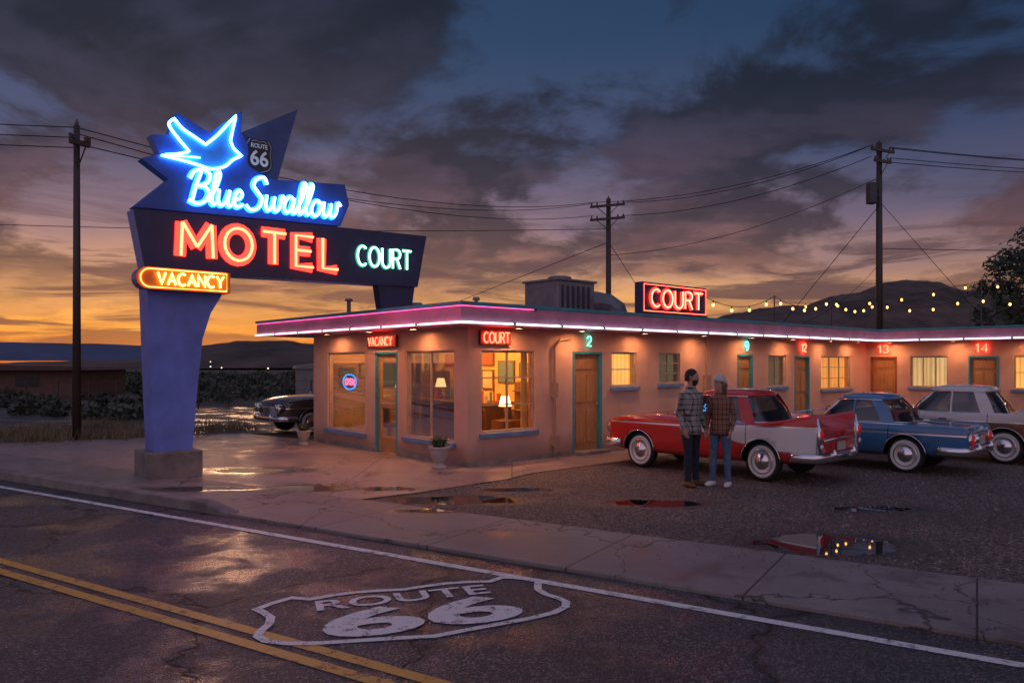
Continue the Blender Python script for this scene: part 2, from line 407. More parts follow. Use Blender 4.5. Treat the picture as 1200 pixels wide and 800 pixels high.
def sheet(name,pts,z,mt,parent=None,loc=None,rz=0):
    mb=MB(); mb.add([(x,y,z) for x,y in pts],[list(range(len(pts)))]); o=mb.obj(name,mt,parent,fixn=False)
    if loc: o.location=loc
    o.rotation_euler=(0,0,rz)
    if o.data.polygons[0].normal.z<0: o.data.flip_normals()
    return o
RZ=math.atan2(-.525,.851)
sheet('ground',[(-6000,-3000),(6000,-3000),(6000,9000),(-6000,9000)],-.03,mk_dirt())
sheet('road',[(-120,-6),(60,-6),(60,6.12),(-120,6.12)],-.006,M_asphalt,rz=RZ)
MW=mk_paint('white_road_paint',(.80,.77,.72)); MY=mk_paint('yellow_road_paint',(.70,.36,.05))
sheet('road_edge_line',[(-120,5.68),(60,5.68),(60,5.78),(-120,5.78)],-.002,MW,rz=RZ)
sheet('road_centre_line',[(-120,3.36),(60,3.36),(60,3.46),(-120,3.46)],-.002,MY,rz=RZ)
sheet('road_centre_line',[(-120,3.54),(60,3.54),(60,3.64),(-120,3.64)],-.002,MY,rz=RZ)
mb=MB(); mb.box(-120,60,6.12,7.72,-.04,.03)
mb.obj('sidewalk',mk_concrete('sidewalk_concrete',1.6,0,[(-1.0,9.55,.7,.16),(-4.5,11.2,.9,.2)]),rot=(0,0,RZ),bevel=.01)
def kerb(kp):
    mb=MB(); vs=[]
    for x,h in kp: vs+=[(x,6.10,-.04),(x,6.10,h-.015),(x,6.115,h),(x,6.27,h),(x,6.27,-.04)]
    mb.rings([vs[i*5:(i+1)*5] for i in range(len(kp))]); mb.obj('kerb',M_concrete_b,rot=(0,0,RZ))
kerb([(-60,.13),(-8.4,.13),(-7.9,.035)]); kerb([(1.15,.035),(1.6,.11),(9,.12),(30,.12)])
sheet('gravel_lot',[(-3.6,10.6),(14,-.5),(45,-10),(45,30),(10,40),(-4,22)],0.0,M_gravel)
APR=[(-2.3,10.3),(-1.35,11.0),(-.1,12.25),(.35,12.95),(5.6,17.6),(5.0,18.3),(-.8,13.8),(-4.6,18.2),(-7.2,20.2),(-13,17.2),(-13,16.9)]
sheet('concrete_apron',APR,.012,mk_concrete('apron_concrete',2.6,2.6,[(-3.2,11.3,1.2,.32),(-1.9,11.3,.5,.2),(-4.6,13.2,.9,.35)],(.24,.17,.155),(.40,.29,.26),.12))
sheet('side_lot',[(-13,17),(-4,22),(-2,32),(-40,34),(-60,44),(-40,30)],-.01,M_asphalt)
mb=MB()
def inpud(x,y): return ((x-3.35)/1.0)**2+((y-7.88)/.55)**2<1 or ((x+.85)/1.0)**2+((y-10.45)/.38)**2<1 or ((x-1.9)/.75)**2+((y-10.2)/.28)**2<1
cnt=0
while cnt<9500:
    y=6.2+random.random()**1.5*8.5; x=random.uniform(-2.2,.78*y+1)
    nn=.525*x+.851*y
    if nn<7.74 or inpud(x,y): continue
    if x<.35 and y> 10.3+ (x+2.3)*.93-.1: continue
    if x>=.35 and y>12.8+(x-.35)*.88: continue
    cnt+=1; r=random.uniform(.007,.015)*(1.7 if random.random()<.07 else 1)
    a=random.random()*6.3; ca,sa=math.cos(a)*r,math.sin(a)*r; h=r*.8
    q=random.uniform(.6,1.1)
    mb.add([(x+ca,y+sa,.0),(x-sa*q,y+ca*q,.0),(x-ca,y-sa,.0),(x+sa*q,y-ca*q,.0),(x+ca*.3,y+sa*.3,h)],[(0,1,4),(1,2,4),(2,3,4),(3,0,4)],random.choice((0,0,1,1,2)))
for i in range(1300):
    t=random.uniform(-3,12); nn=random.gauss(7.6,.33)
    if nn<6.3 or nn>7.7: continue
    x=.851*t+.525*nn; y=-.525*t+.851*nn; r=random.uniform(.005,.013)
    mb.add([(x+r,y,.03),(x,y+r,.03),(x-r,y,.03),(x,y-r,.03),(x,y,.03+r*.8)],[(0,1,4),(1,2,4),(2,3,4),(3,0,4)],random.randint(0,1))
mb.obj('gravel_stones',[mat('stone_a',(.22,.17,.145),.8,0,.3,3),mat('stone_b',(.12,.09,.08),.8,0,.3,3),mat('stone_c',(.30,.25,.22),.8,0,.3,3)],fixn=False)
# painted highway shield on the road
def offs(P,d):
    out=[];k=len(P)
    for i in range(k):
        a=Vector(P[i-1]);b=Vector(P[i]);c=Vector(P[(i+1)%k])
        e1=(b-a).normalized();e2=(c-b).normalized()
        n1=Vector((e1.y,-e1.x));n2=Vector((e2.y,-e2.x)); bb=(n1+n2)
        out.append(b+bb*(d/max(.35,1+n1.dot(n2))))
    return [(p.x,p.y) for p in out]
def shield_pts(wd,ht):
    half=[(0,.43),(.08,.455),(.16,.47),(.24,.455),(.31,.42),(.37,.49),(.44,.41),(.50,.31),(.475,.22),(.455,.12),(.46,.02),(.485,-.08),(.495,-.17),(.47,-.27),(.41,-.35),(.32,-.40),(.22,-.43),(.1,-.465),(0,-.5)]
    p=[(x*wd,y*ht) for x,y in half]
    return p+[(-a,b) for a,b in p[-2:0:-1]]
shr=empty('painted_road_shield',(-.74,5.83,0),R(19))
o1=shield_pts(2.42,1.30); o2=offs(o1,.065)
mb=MB(); k=len(o1)
mb.add([(x,y,.001) for x,y in o1]+[(x,y,.001) for x,y in o2],[[i,(i+1)%k,k+(i+1)%k,k+i] for i in range(k)])
mb.obj('outline',MW,shr,fixn=False)
text('route_text','ROUTE',1.40,.25,MW,shr,Matrix.Translation((-.03,.32,.0015)),.0004,.015)
text('number_text','66',1.50,.62,MW,shr,Matrix.Translation((.02,-.16,.0015)),.0004,.03)
# ------------------------------------------------------------ MOTEL
TH=math.atan2(.662,.7496)
mot=empty('motel_building',(-.80,13.64,0),TH)
PR=lambda a,o,z:(a,-o,z)
PL=lambda a,o,z:(-o,a,z)
PW=lambda a,o,z:(16.44-o,-a,z)
TOP=2.56
def wall(mb,P,a0,a1,z0,z1,ops,th=.2):
    A=sorted({a0,a1}|{v for o in ops for v in o[:2]}); Z=sorted({z0,z1}|{v for o in ops for v in o[2:4]})
    for i in range(len(A)-1):
        for j in range(len(Z)-1):
            ca=(A[i]+A[i+1])/2; cz=(Z[j]+Z[j+1])/2
            if any(o[0]<ca<o[1] and o[2]<cz<o[3] for o in ops): continue
            for oo in (0,-th):
                mb.add([P(A[i],oo,Z[j]),P(A[i+1],oo,Z[j]),P(A[i+1],oo,Z[j+1]),P(A[i],oo,Z[j+1])],[(0,1,2,3)])
    for o in ops:
        q=[(o[0],o[2]),(o[1],o[2]),(o[1],o[3]),(o[0],o[3])]
        for i in range(4):
            a,b=q[i],q[(i+1)%4]
            mb.add([P(a[0],0,a[1]),P(b[0],0,b[1]),P(b[0],-th,b[1]),P(a[0],-th,a[1])],[(0,1,2,3)])
opsL=[(.41,2.03,.42,2.13),(2.32,3.18,0,2.13),(3.60,5.30,.38,2.13)]
opsR=[(.32,1.67,.6,2.13),(2.72,3.61,.08,2.13),(3.94,4.77,1.38,2.13),(5.57,6.38,1.42,2.13),(8.84,9.58,.08,2.12),(10.36,11.3,1.25,2.1),(11.79,12.66,.08,2.1),(13.37,15.3,1.1,2.1)]
opsW=[(.14,.96,.08,2.1),(1.36,2.42,1.15,2.1),(2.98,3.78,.08,2.1),(4.13,5.3,1.15,2.1),(7,7.9,.08,2.1)]
mb=MB(); wall(mb,PL,0,5.8,0,TOP,opsL); wall(mb,PR,0,16.44,0,TOP,opsR); wall(mb,PW,0,12,0,TOP,opsW)
mb.box(0,24,5.8,6.0,0,TOP); mb.box(24,24.2,-12,6,0,TOP); mb.box(16.44,24,-12.2,-12,0,TOP)
mb.obj('walls',M_stucco,mot,fixn=False)
mb=MB(); mb.box(-.02,2.6,-.03,-.003,0,.1); mb.box(-.03,-.003,0,2.25,0,.1); mb.box(-.03,-.003,3.25,5.8,0,.1)
mb.obj('plinth',M_concrete_b,mot)
RP=[(-.65,-.65),(15.79,-.65),(15.79,-12.7),(24.7,-12.7),(24.7,6.5),(4.5,6.5),(4.5,7.8),(-.65,7.8)]
mb=MB(); mb.prism(RP,TOP,2.88,F=lambda x,y,z:(x,z,y))
M_fascia=mat('fascia_paint_pink_glow',(.58,.22,.33),.5,0,.25,1.5,.1,20)  # paint colour with the sign's pink neon glow mixed in
mb.obj('roof_slab',M_fascia,mot)
o1=offs(RP,.03); o2=offs(RP,-.10); k=len(RP)
mb=MB()
for a,b,z0,z1 in [(o1,o2,2.885,2.945)]:
    vs=[(x,y,z0) for x,y in a]+[(x,y,z1) for x,y in a]+[(x,y,z1) for x,y in b]+[(x,y,z0) for x,y in b]
    fs=[]
    for i in range(k):
        j=(i+1)%k
        for q in range(4): r_=(q+1)%4; fs.append([q*k+i,q*k+j,r_*k+j,r_*k+i])
    mb.add(vs,fs)
mb.obj('roof_edge_cap',M_teal,mot)
M_led=emat('eave_neon',(.66,.92,1.0),4.5); M_led2=emat('eave_neon_pink',(1,.66,.82),4.5)
mb=MB(); q=offs(RP,.028)
for i in (7,0,1,):
    a=q[i]; b=q[(i+1)%k]
    mb.tube([(a[0],a[1],TOP+.03),(b[0],b[1],TOP+.03)],.014,5,mi=1 if i==7 else 0)
mb.obj('eave_neon_tube',[M_led,M_led2],mot)
mb=MB(); a=q[7]; b=q[0]; c=q[1]
mb.tube([(a[0],a[1],2.868),(b[0],b[1],2.868),(b[0]+1.7,b[1],2.868)],.008,5); mb.obj('added_fascia_glow_tube',emat('added_pink_glow',(1,.10,.38),2.6),mot)  # added pink tube, puts a pink glow along the left fascia
mb=MB()
for i in (7,0,1):
    a=Vector(q[i]); b=Vector(q[(i+1)%k]); L=(b-a).length
    for s_ in range(1,int(L/1.2)):
        p=a+(b-a)*(s_*1.2/L); mb.box(p.x-.025,p.x+.025,p.y-.025,p.y+.025,TOP+.012,TOP+.05)
mb.box(q[0][0]+1.68,q[0][0]+1.74,q[0][1]-.02,q[0][1]+.02,2.85,2.883)
mb.obj('tube_clips',M_darkmetal,mot)
M_down=emat('eave_lamp_glow',(1,.45,.19),380)
mb=MB(); mb2=MB()
pl=[PR(a,.38,0) for a in (.9,2.6,4.6,6.8,8.9,11,13.2,15)]+[PL(a,.38,0) for a in (1.2,2.8,4.6)]+[PW(a,.38,0) for a in (.9,2.7,4.6,6.6)]
for p in pl:
    mb.lathe([(.055,TOP-.012),(.05,TOP-.02),(.02,TOP-.022)],(p[0],p[1],0),10); mb2.lathe([(.075,TOP-.001),(.075,TOP-.03),(.062,TOP-.031),(.062,TOP-.002)],(p[0],p[1],0),14)
mb.obj('eave_lamps',M_down,mot); mb2.obj('lamp_rings',M_darkmetal,mot)
M_frame=mat('window_frame',(.42,.34,.26),.5,0,.2)
def curtmat(name,c,s):  # self-glowing curtains stand in for lit rooms behind; fold shading put into the glow
    m,n,b,ob,pos=newmat(name); x,y,z=n.sep(ob)
    u=n.m('ADD',x,y)
    f=n.m('MULTIPLY_ADD',n.m('SINE',n.m('MULTIPLY',u,48)),.22,.75)
    f=n.m('MULTIPLY',f,n.m('MULTIPLY_ADD',n.noise(ob,1.5,3),.9,.5))
    b.inputs['Base Color'].default_value=(.5,.4,.28,1); b.inputs['Roughness'].default_value=.9
    b.inputs['Emission Color'].default_value=c4(c); n.set(b.inputs['Emission Strength'],n.m('MULTIPLY',f,s)); return m
C_warm=curtmat('curtain_lit',(1,.46,.09),1.2); C_or=curtmat('curtain_orange',(1,.36,.06),1.1); C_pale=curtmat('curtain_pale',(1,.62,.24),.75); C_dim=curtmat('curtain_dim',(.5,.5,.3),.2)
fr=MB(); gl=MB(); si=MB(); bl=MB(); cts={}
def window(P,a0,a1,z0,z1,nv=1,nh=1,cur=None,blind=False,sill=True):
    t=.04
    fr.box(a0,a0+t,-.10,-.04,z0,z1,F=P); fr.box(a1-t,a1,-.10,-.04,z0,z1,F=P)
    fr.box(a0+t,a1-t,-.10,-.04,z0,z0+t,F=P); fr.box(a0+t,a1-t,-.10,-.04,z1-t,z1,F=P)
    for i in range(1,nv+1):
        a=a0+(a1-a0)*i/(nv+1); fr.box(a-.014,a+.014,-.092,-.048,z0+t,z1-t,F=P)
    for i in range(1,nh+1):
        z=z0+(z1-z0)*i/(nh+1); fr.box(a0+t,a1-t,-.089,-.051,z-.012,z+.012,F=P)
    gl.add([P(a0+t,-.07,z0+t),P(a1-t,-.07,z0+t),P(a1-t,-.07,z1-t),P(a0+t,-.07,z1-t)],[(0,1,2,3)])
    if sill: si.box(a0-.06,a1+.06,-.02,.07,z0-.09,z0-.003,F=P)
    if blind:
        z=z0+.05
        while z<z1-.03:
            bl.add([P(a0+.03,-.115,z),P(a1-.03,-.115,z),P(a1-.03,-.135,z+.014),P(a0+.03,-.135,z+.014)],[(0,1,2,3)]); z+=.052
    if cur:
        n_=24; vs=[]
        for i in range(n_+1):
            a=a0-.05+(a1-a0+.1)*i/n_; o=-.2+.015*math.sin(i*1.9)
            vs+=[P(a,o,z0-.03),P(a,o,z1+.03)]
        cts.setdefault(cur.name,(cur,MB()))[1].add(vs,[(2*i,2*i+2,2*i+3,2*i+1) for i in range(n_)])
window(PL,*opsL[0],nv=1,nh=0); window(PL,*opsL[2],nv=0,nh=0,blind=True)
window(PR,*opsR[0],nv=1,nh=2)
window(PR,*opsR[2],nv=0,nh=1,cur=C_warm); window(PR,*opsR[3],nv=1,nh=2,cur=C_dim,blind=True)
window(PR,*opsR[5],nv=1,nh=0,cur=C_dim,blind=True); window(PR,*opsR[7],nv=2,nh=2,cur=C_or)
window(PW,*opsW[1],nv=2,nh=0,cur=C_pale); window(PW,*opsW[3],nv=1,nh=1,cur=C_warm)
fr.obj('window_frames',M_frame,mot); gl.obj('window_panes',M_glass,mot,fixn=False); si.obj('window_sills',M_bluetrim,mot,bevel=.008)
bl.obj('window_blinds',mat('blind',(.6,.48,.34),.6,0,.1),mot,fixn=False)
for k_,(m_,b_) in cts.items(): b_.obj(k_,m_,mot,smooth=True,fixn=False)
dr=MB(); df=MB(); kn=MB()
def door(P,a0,a1,z0,z1,surround=0):
    t=.05
    df.box(a0,a0+t,-.14,.015,z0,z1,surround,F=P); df.box(a1-t,a1,-.14,.015,z0,z1,surround,F=P); df.box(a0+t,a1-t,-.14,.012,z1-t,z1,surround,F=P)
    dr.box(a0+t,a1-t,-.11,-.07,z0,z1-t,F=P)
    w_=a1-a0-2*t
    for (u0,u1,v0,v1) in [(.12,.45,.08,.42),(.55,.88,.08,.42),(.12,.45,.5,.78),(.55,.88,.5,.78),(.12,.88,.84,.95)]:
        h=z1-t-z0
        dr.box(a0+t+w_*u0,a0+t+w_*u1,-.069,-.052,z0+h*v0,z0+h*v1,F=P)
    kn.sphere(P(a0+t+w_*.9,-.03,z0+.95),.03,8)
    kn.box(a0,a1,-.14,.25,z0-.075,z0-.002,F=P,mi=1)
door(PR,*opsR[1],0); door(PR,*opsR[4],0); door(PR,*opsR[6],0); door(PW,*opsW[0],1); door(PW,*opsW[2],0); door(PW,*opsW[4],1)
dr.obj('room_doors',M_wood,mot,bevel=.006); df.obj('door_frames',[M_teal,mat('red_frame',(.35,.09,.05),.5)],mot); kn.obj('door_knobs_steps',[M_chrome,M_concrete_b],mot,smooth=False)
mb=MB(); a0,a1,z1=2.32,3.18,2.13
mb.box(a0,a0+.05,-.14,.01,.02,z1,F=PL); mb.box(a1-.05,a1,-.14,.01,.02,z1,F=PL); mb.box(a0+.05,a1-.05,-.14,.01,z1-.05,z1,F=PL)
mb.box(a0+.05,a0+.14,-.1,-.05,.03,z1-.05,1,F=PL); mb.box(a1-.14,a1-.05,-.1,-.05,.03,z1-.05,1,F=PL)
mb.box(a0+.14,a1-.14,-.1,-.05,.03,.35,1,F=PL); mb.box(a0+.14,a1-.14,-.1,-.05,z1-.15,z1-.05,1,F=PL); mb.box(a0+.14,a1-.14,-.098,-.052,.95,1.05,1,F=PL)
mb.obj('office_door',[M_teal,M_wood],mot,bevel=.005)
mb=MB(); mb.add([PL(a0+.14,-.075,.35),PL(a1-.14,-.075,.35),PL(a1-.14,-.075,z1-.15),PL(a0+.14,-.075,z1-.15)],[(0,1,2,3)]); mb.obj('office_door_pane',M_glass,mot,fixn=False)
mb=MB(); mb.tube([PR(2.16,.05,0.1),PR(2.16,.05,2.2),PR(2.3,.05,2.35),PR(2.6,.05,2.38)],.025,8); mb.box(2.08,2.24,.003,.1,.25,.45,F=PR); mb.box(2.1,2.22,.003,.09,1.2,1.5,F=PR)
mb.tube([PR(7.4,.04,.3),PR(7.4,.04,2.5)],.02,8); mb.box(7.3,7.5,.003,.12,1.2,1.6,F=PR)
mb.obj('wall_pipe_meter',mat('pipe',(.4,.26,.18),.6,.2,.2),mot)
# interior
M_int=mat('interior_wall',(.72,.48,.22),.8,0,.15,1.5); M_intfl=mk_wood('interior_floor',(.22,.10,.04),(.36,.18,.08),(1,8,1))
mb=MB(); mb.add([(.2,.2,.06),(5.2,.2,.06),(5.2,5.8,.06),(.2,5.8,.06)],[(0,1,2,3)],1)
mb.box(2.4,2.5,.2,5.79,.06,2.55); mb.add([(.2,.2,2.545),(2.4,.2,2.545),(2.4,5.79,2.545),(.2,5.79,2.545)],[(0,1,2,3)])
mb.box(.2,2.4,5.7,5.79,.06,2.54)
mb.obj('interior_room',[M_int,M_intfl],mot)
M_dkw=mk_wood('dark_wood',(.10,.045,.02),(.20,.09,.035))
mb=MB(); mb.box(1.5,2.2,1.3,3.6,.07,1.02); mb.box(1.42,2.25,1.2,3.7,1.02,1.07)
for i in range(4): mb.box(2.18,2.39,3.75+i*.5,4.2+i*.5,.07,1.7,0)
mb.box(.95,1.35,4.2,4.7,.4,.48); mb.box(.95,1.02,4.2,4.7,.48,.95)
for a,b in [(.97,4.22),(1.3,4.22),(.97,4.65),(1.3,4.65)]: mb.box(a,a+.04,b,b+.04,.07,.4)
mb.box(.5,.95,.75,1.2,.42,.5); mb.box(.5,.95,.68,.75,.5,1.0)
for a,b in [(.52,.77),(.88,.77),(.52,1.15),(.88,1.15)]: mb.box(a,a+.04,b,b+.04,.07,.42)
mb.box(1.3,1.75,.5,.9,.07,.75); mb.box(2.1,2.39,.35,1.1,.07,1.5)
for z in (.5,.9,1.3): mb.box(2.0,2.1,.4,1.05,z,z+.03)
mb.obj('office_furniture',M_dkw,mot,bevel=.01)
random.seed(3)
mb=MB()
for (y0,y1,z0,z1) in [(.35,.75,1.62,1.98),(.9,1.25,1.6,1.9),(1.4,1.95,1.45,1.95),(2.1,2.5,1.3,1.75),(2.1,2.5,1.82,2.15),(2.65,3.3,1.4,2.0),(3.5,3.9,1.8,2.1),(4.2,4.8,1.8,2.15)]:
    mb.box(2.365,2.398,y0,y1,z0,z1,0); mb.box(2.36,2.364,y0+.04,y1-.04,z0+.04,z1-.04,random.randint(1,3))
for (x0,x1,z0,z1) in [(.5,.9,1.3,1.8),(1.05,1.4,1.5,1.9),(1.55,2.1,1.3,1.95)]:
    mb.box(x0,x1,5.665,5.698,z0,z1,0); mb.box(x0+.04,x1-.04,5.66,5.664,z0+.04,z1-.04,random.randint(1,3))
for i in range(26):
    y=random.uniform(1.3,3.5); h=random.uniform(.05,.25); r_=random.uniform(.02,.06); x=random.uniform(1.5,2.15); mb.box(x,x+r_,y,y+r_*1.5,1.072,1.072+h,random.randint(0,3))
for i in range(14):
    y=random.uniform(3.8,5.5); h=random.uniform(.08,.25); mb.box(2.2,2.32,y,y+.08,1.701,1.701+h,random.randint(0,3))
mb.obj('pictures_and_clutter',[M_dkw,mat('pic_cream',(.6,.5,.35)),mat('pic_red',(.4,.08,.04)),mat('pic_blue',(.1,.2,.3))],mot)
mb=MB()
for (x,y) in [(1.2,1.3),(1.2,3.0),(1.2,4.7)]: mb.sphere((x,y,2.34),.14,12,sc=(1,1,.6))
mb.obj('ceiling_globes',emat('globe_glow',(1,.46,.10),170),mot,smooth=True)
mb=MB(); mb2=MB()
for (x,y,z) in [(1.5,.7,.75),(1.8,3.3,1.07),(2.0,5.3,1.0)]:
    mb.lathe([(.13,z+.28),(.08,z+.48)],(x,y,0),16); mb2.lathe([(.06,z),(.05,z+.02),(.012,z+.04),(.03,z+.15),(.012,z+.28)],(x,y,0),12)
mb.obj('table_lamp_shades',emat('shade_glow',(1,.55,.2),6),mot,smooth=True); mb2.obj('table_lamp_bases',M_dkw,mot)
mb=MB()
def drape(P,a0,a1,z0,z1):
    n_=14; vs=[]
    for i in range(n_+1):
        a=a0+(a1-a0)*i/n_; vs+=[P(a,-.26+.025*math.sin(i*2.2),z0),P(a,-.26+.025*math.sin(i*2.2),z1)]
    mb.add(vs,[(2*i,2*i+2,2*i+3,2*i+1) for i in range(n_)])
drape(PL,.38,.62,.45,2.2); drape(PL,1.85,2.05,.45,2.2); drape(PR,.28,.5,.6,2.2); drape(PR,1.52,1.7,.6,2.2)
mb.obj('office_drapes',mat('drape',(.65,.45,.22),.8,0,.1),mot,smooth=True,fixn=False)
# neon on building
E_red=emat('neon_red',(1,.06,.03),11); E_teal=emat('neon_teal',(.10,.95,.75),4.5); E_blue=emat('neon_blue',(.08,.35,1),6); E_org=emat('neon_orange',(1,.25,.05),7)
E_pink=emat('neon_open_pink',(1,.15,.3),9)
def mapL(o): return lambda a,y,z:(-o+y,5.8-a,z)
def mapR(o): return lambda a,y,z:(a,-o+y,z)
def mapW(o): return lambda a,y,z:(16.44-o+y,-a,z)
mb=MB(); neon_text(mb,'VACANCY',5.8-3.30,5.8-2.38,2.26,2.43,mapL(.10),.011); neon_text(mb,'COURT',.30,.92,2.27,2.46,mapR(.10),.013)
neon_text(mb,'12',12.1,12.35,2.22,2.45,mapR(.06),.02)
neon_text(mb,'13',.42,.72,2.22,2.45,mapW(.06),.018); neon_text(mb,'14',3.2,3.5,2.22,2.45,mapW(.06),.018)
mb.obj('neon_wall_letters',E_red,mot,smooth=True)
mb=MB(); neon_text(mb,'2',3.1,3.22,2.25,2.45,mapR(.06),.013); neon_text(mb,'9',9.12,9.28,2.22,2.45,mapR(.06),.015)
mb.obj('neon_wall_numbers',E_teal,mot,smooth=True)
mb=MB(); mb.box(2.28,3.4,.003,.07,2.22,2.47,F=PL); mb.box(.24,.98,.003,.07,2.23,2.50,F=PR)
mb.obj('neon_backers',mat('backer',(.25,.04,.03),.5),mot,bevel=.01)
mb=MB()
ring=[PL(4.45+.30*math.cos(R(i*20)),-.10,1.47+.17*math.sin(R(i*20))) for i in range(18)]
mb.tube(ring,.018,6,True,1); neon_text(mb,'OPEN',5.8-4.65,5.8-4.25,1.40,1.54,mapL(-.10),.016)
mb.obj('open_neon_sign',[E_pink,E_blue],mot,smooth=True)
mb=MB(); mb.prism([(4.45+.33*math.cos(R(i*20)),1.47+.20*math.sin(R(i*20))) for i in range(18)],-.13,-.122,F=lambda a,o,z:PL(a,o,z)); mb.obj('open_sign_backer',M_darkmetal,mot)
M_metal=mat('hvac_metal',(.22,.23,.24),.5,.5,.25,3)
mb=MB(); mb.box(3.5,4.7,1.2,2.3,2.95,3.75); mb.box(3.45,4.75,1.15,2.35,3.75,3.8)
for i in range(6): mb.box(3.6+i*.17,3.68+i*.17,1.18,1.199,3.05,3.65,1)
mb.lathe([(.28,3.8),(.28,3.9),(.2,3.92)],(4.1,1.75,0),16)
mb.tube([(4.705,1.5,3.3),(5.0,1.4,3.3),(5.25,1.3,3.26),(5.4,1.2,3.15),(5.45,1.15,2.9)],.30,16)
mb.lathe([(.04,2.9),(.04,3.3),(.09,3.31),(.07,3.38)],(2.2,2.5,0),10); mb.lathe([(.06,2.9),(.06,3.15),(.16,3.16),(.12,3.25)],(1.2,3.4,0),12)
mb.lathe([(.05,2.9),(.05,3.3)],(7.6,1.5,0),10); mb.lathe([(.05,2.9),(.05,3.35),(.1,3.36),(.08,3.42)],(.5,5.2,0),10)
mb.box(8.9,9.6,1.4,2.0,2.9,3.2)
mb.obj('rooftop_cooler',[M_metal,M_darkmetal],mot,bevel=.01)
# ------------------------------------------------------------ rooftop COURT sign
rs=empty('rooftop_neon_sign',(-.80,13.64,0),TH)
mb=MB(); mb.box(4.45,6.85,-.42,-.2,2.98,3.66); mb.box(4.6,4.68,-.34,-.26,2.9,2.98); mb.box(6.6,6.68,-.34,-.26,2.9,2.98)
M_navy=mat('navy_panel',(.014,.022,.085),.32,0,.3,3,.05,30)
mb.obj('cabinet',M_navy,rs,bevel=.02)
mb=MB(); mb.tube([(4.5,-.43,3.03),(6.8,-.43,3.03),(6.8,-.43,3.61),(4.5,-.43,3.61)],.008,5,True); mb.obj('border_tube',E_red,rs)
mb=MB(); neon_text(mb,'COURT',4.70,6.60,3.13,3.51,mapR(.45),.055,flat=.4); mb.obj('channel_letters',emat('red_channel',(1,.028,.02),5),rs,smooth=True)
mb=MB(); neon_text(mb,'COURT',4.70,6.60,3.13,3.51,mapR(.478),.015); mb.obj('neon_letters',emat('neon_red_hot',(1,.14,.08),9),rs,smooth=True)
# ------------------------------------------------------------ pylon sign
sg=empty('motel_sign',(-5.60,12.43,0),TH)
mb=MB(); mb.box(-.42,.42,-.22,.62,-.02,.45); mb.obj('pedestal',M_concrete_b,sg,bevel=.02)
M_pyl=mat('pylon_blue',(.16,.23,.66),.5,0,.2,2,.1,25); M_blue=mat('panel_blue',(.02,.09,.42),.32,0,.25,2); M_edge=mat('panel_edge',(.06,.20,.60),.4,0,.2)
mb=MB(); mb.prism([(-.29,.45),(.31,.45),(.40,1.5),(.48,2.3),(.62,2.75),(.80,3.05),(.80,3.42),(-.40,3.42),(-.36,2.3)],-.02,.46)
mb.obj('pylon',M_pyl,sg,bevel=.015)
mb=MB(); mb.prism([(-.60,4.36),(-.42,3.38),(4.86,3.47),(5.08,4.55),(3.10,4.50)],0,.36,side=1)
mb.obj('main_cabinet',[M_navy,M_edge],sg,bevel=.008)
mb=MB(); mb.prism([(-.58,4.40),(3.10,4.53),(3.28,4.96),(3.19,5.34),(.17,5.06),(.0,4.97)],.03,.33,side=1); mb.obj('script_cabinet',[M_blue,M_edge],sg,bevel=.008)
mb=MB(); mb.prism([(.0,4.90),(-.46,5.20),(-.18,5.32),(-.32,5.61),(-.04,5.66),(.10,6.06),(.62,5.83),(1.19,6.33),(1.17,5.95),(1.42,5.6),(1.6,5.1)],.06,.30,side=1); mb.obj('bird_panel',[M_blue,M_edge],sg,bevel=.008)
mb=MB(); mb.prism([(.9,5.1),(1.13,5.92),(2.25,6.60),(1.84,5.15)],.10,.27,side=1); mb.obj('arrow_fin',[mat('fin_blue',(.05,.10,.26),.4,0,.2),M_edge],sg,bevel=.008)
mb=MB(); mb.prism([(3.95,3.5),(4.05,2.92),(4.75,2.92),(4.84,3.5)],.08,.29); mb.obj('roof_leg',M_navy,sg,bevel=.01)
pts=[(.84,3.07),(.84,3.42)]+[(-.46+.175*math.cos(R(a)),3.245+.175*math.sin(R(a))) for a in range(90,271,20)]
mb=MB(); mb.prism(pts,-.30,-.021,side=1); mb.obj('vacancy_box',[mat('vacancy_face',(.62,.20,.02),.4,0,.1),mat('vacancy_side',(.25,.2,.4),.4)],sg,bevel=.012)
SM=lambda yy:(lambda a,y,z:(a,yy+y,z))
mb=MB(); neon_text(mb,'VACANCY',-.32,.72,3.15,3.34,SM(-.33),.017); mb.obj('vacancy_letters',emat('neon_yellow',(1,.52,.10),9),sg,smooth=True)
mb=MB(); pr=[(p[0]*.97+.0,p[1]) for p in [(.8,3.10),(.8,3.39)]+[(-.45+.145*math.cos(R(a)),3.245+.145*math.sin(R(a))) for a in range(90,271,20)]]
mb.tube([(x,-.32,z) for x,z in pr],.010,6,True); mb.obj('vacancy_border',E_org,sg,smooth=True)
mb=MB(); neon_text(mb,'MOTEL',.11,2.98,3.67,4.23,SM(-.025),.105,gap=.34,flat=.3); mb.obj('motel_channel',emat('motel_channel_red',(1,.022,.014),7),sg,smooth=True)
mb=MB(); neon_text(mb,'MOTEL',.11,2.98,3.67,4.23,SM(-.085),.026,gap=.34)
mb.obj('motel_neon',emat('neon_motel',(1,.07,.03),14),sg,smooth=True)
mb=MB(); neon_text(mb,'COURT',3.42,4.66,3.80,4.18,SM(-.03),.045,flat=.3); mb.obj('court_channel',emat('court_channel_green',(.05,.35,.25),1.6),sg,smooth=True)
mb=MB(); neon_text(mb,'COURT',3.42,4.66,3.80,4.18,SM(-.06),.018); mb.obj('court_neon',emat('neon_green',(.45,1,.65),5),sg,smooth=True)
mb=MB(); script_text(mb,'Blue Swallow',.24,3.02,4.58,.56,-.0,.058,flat=.35,slope=.03); mb.obj('script_channel',emat('script_channel_blue',(.02,.26,1),4),sg,smooth=True)
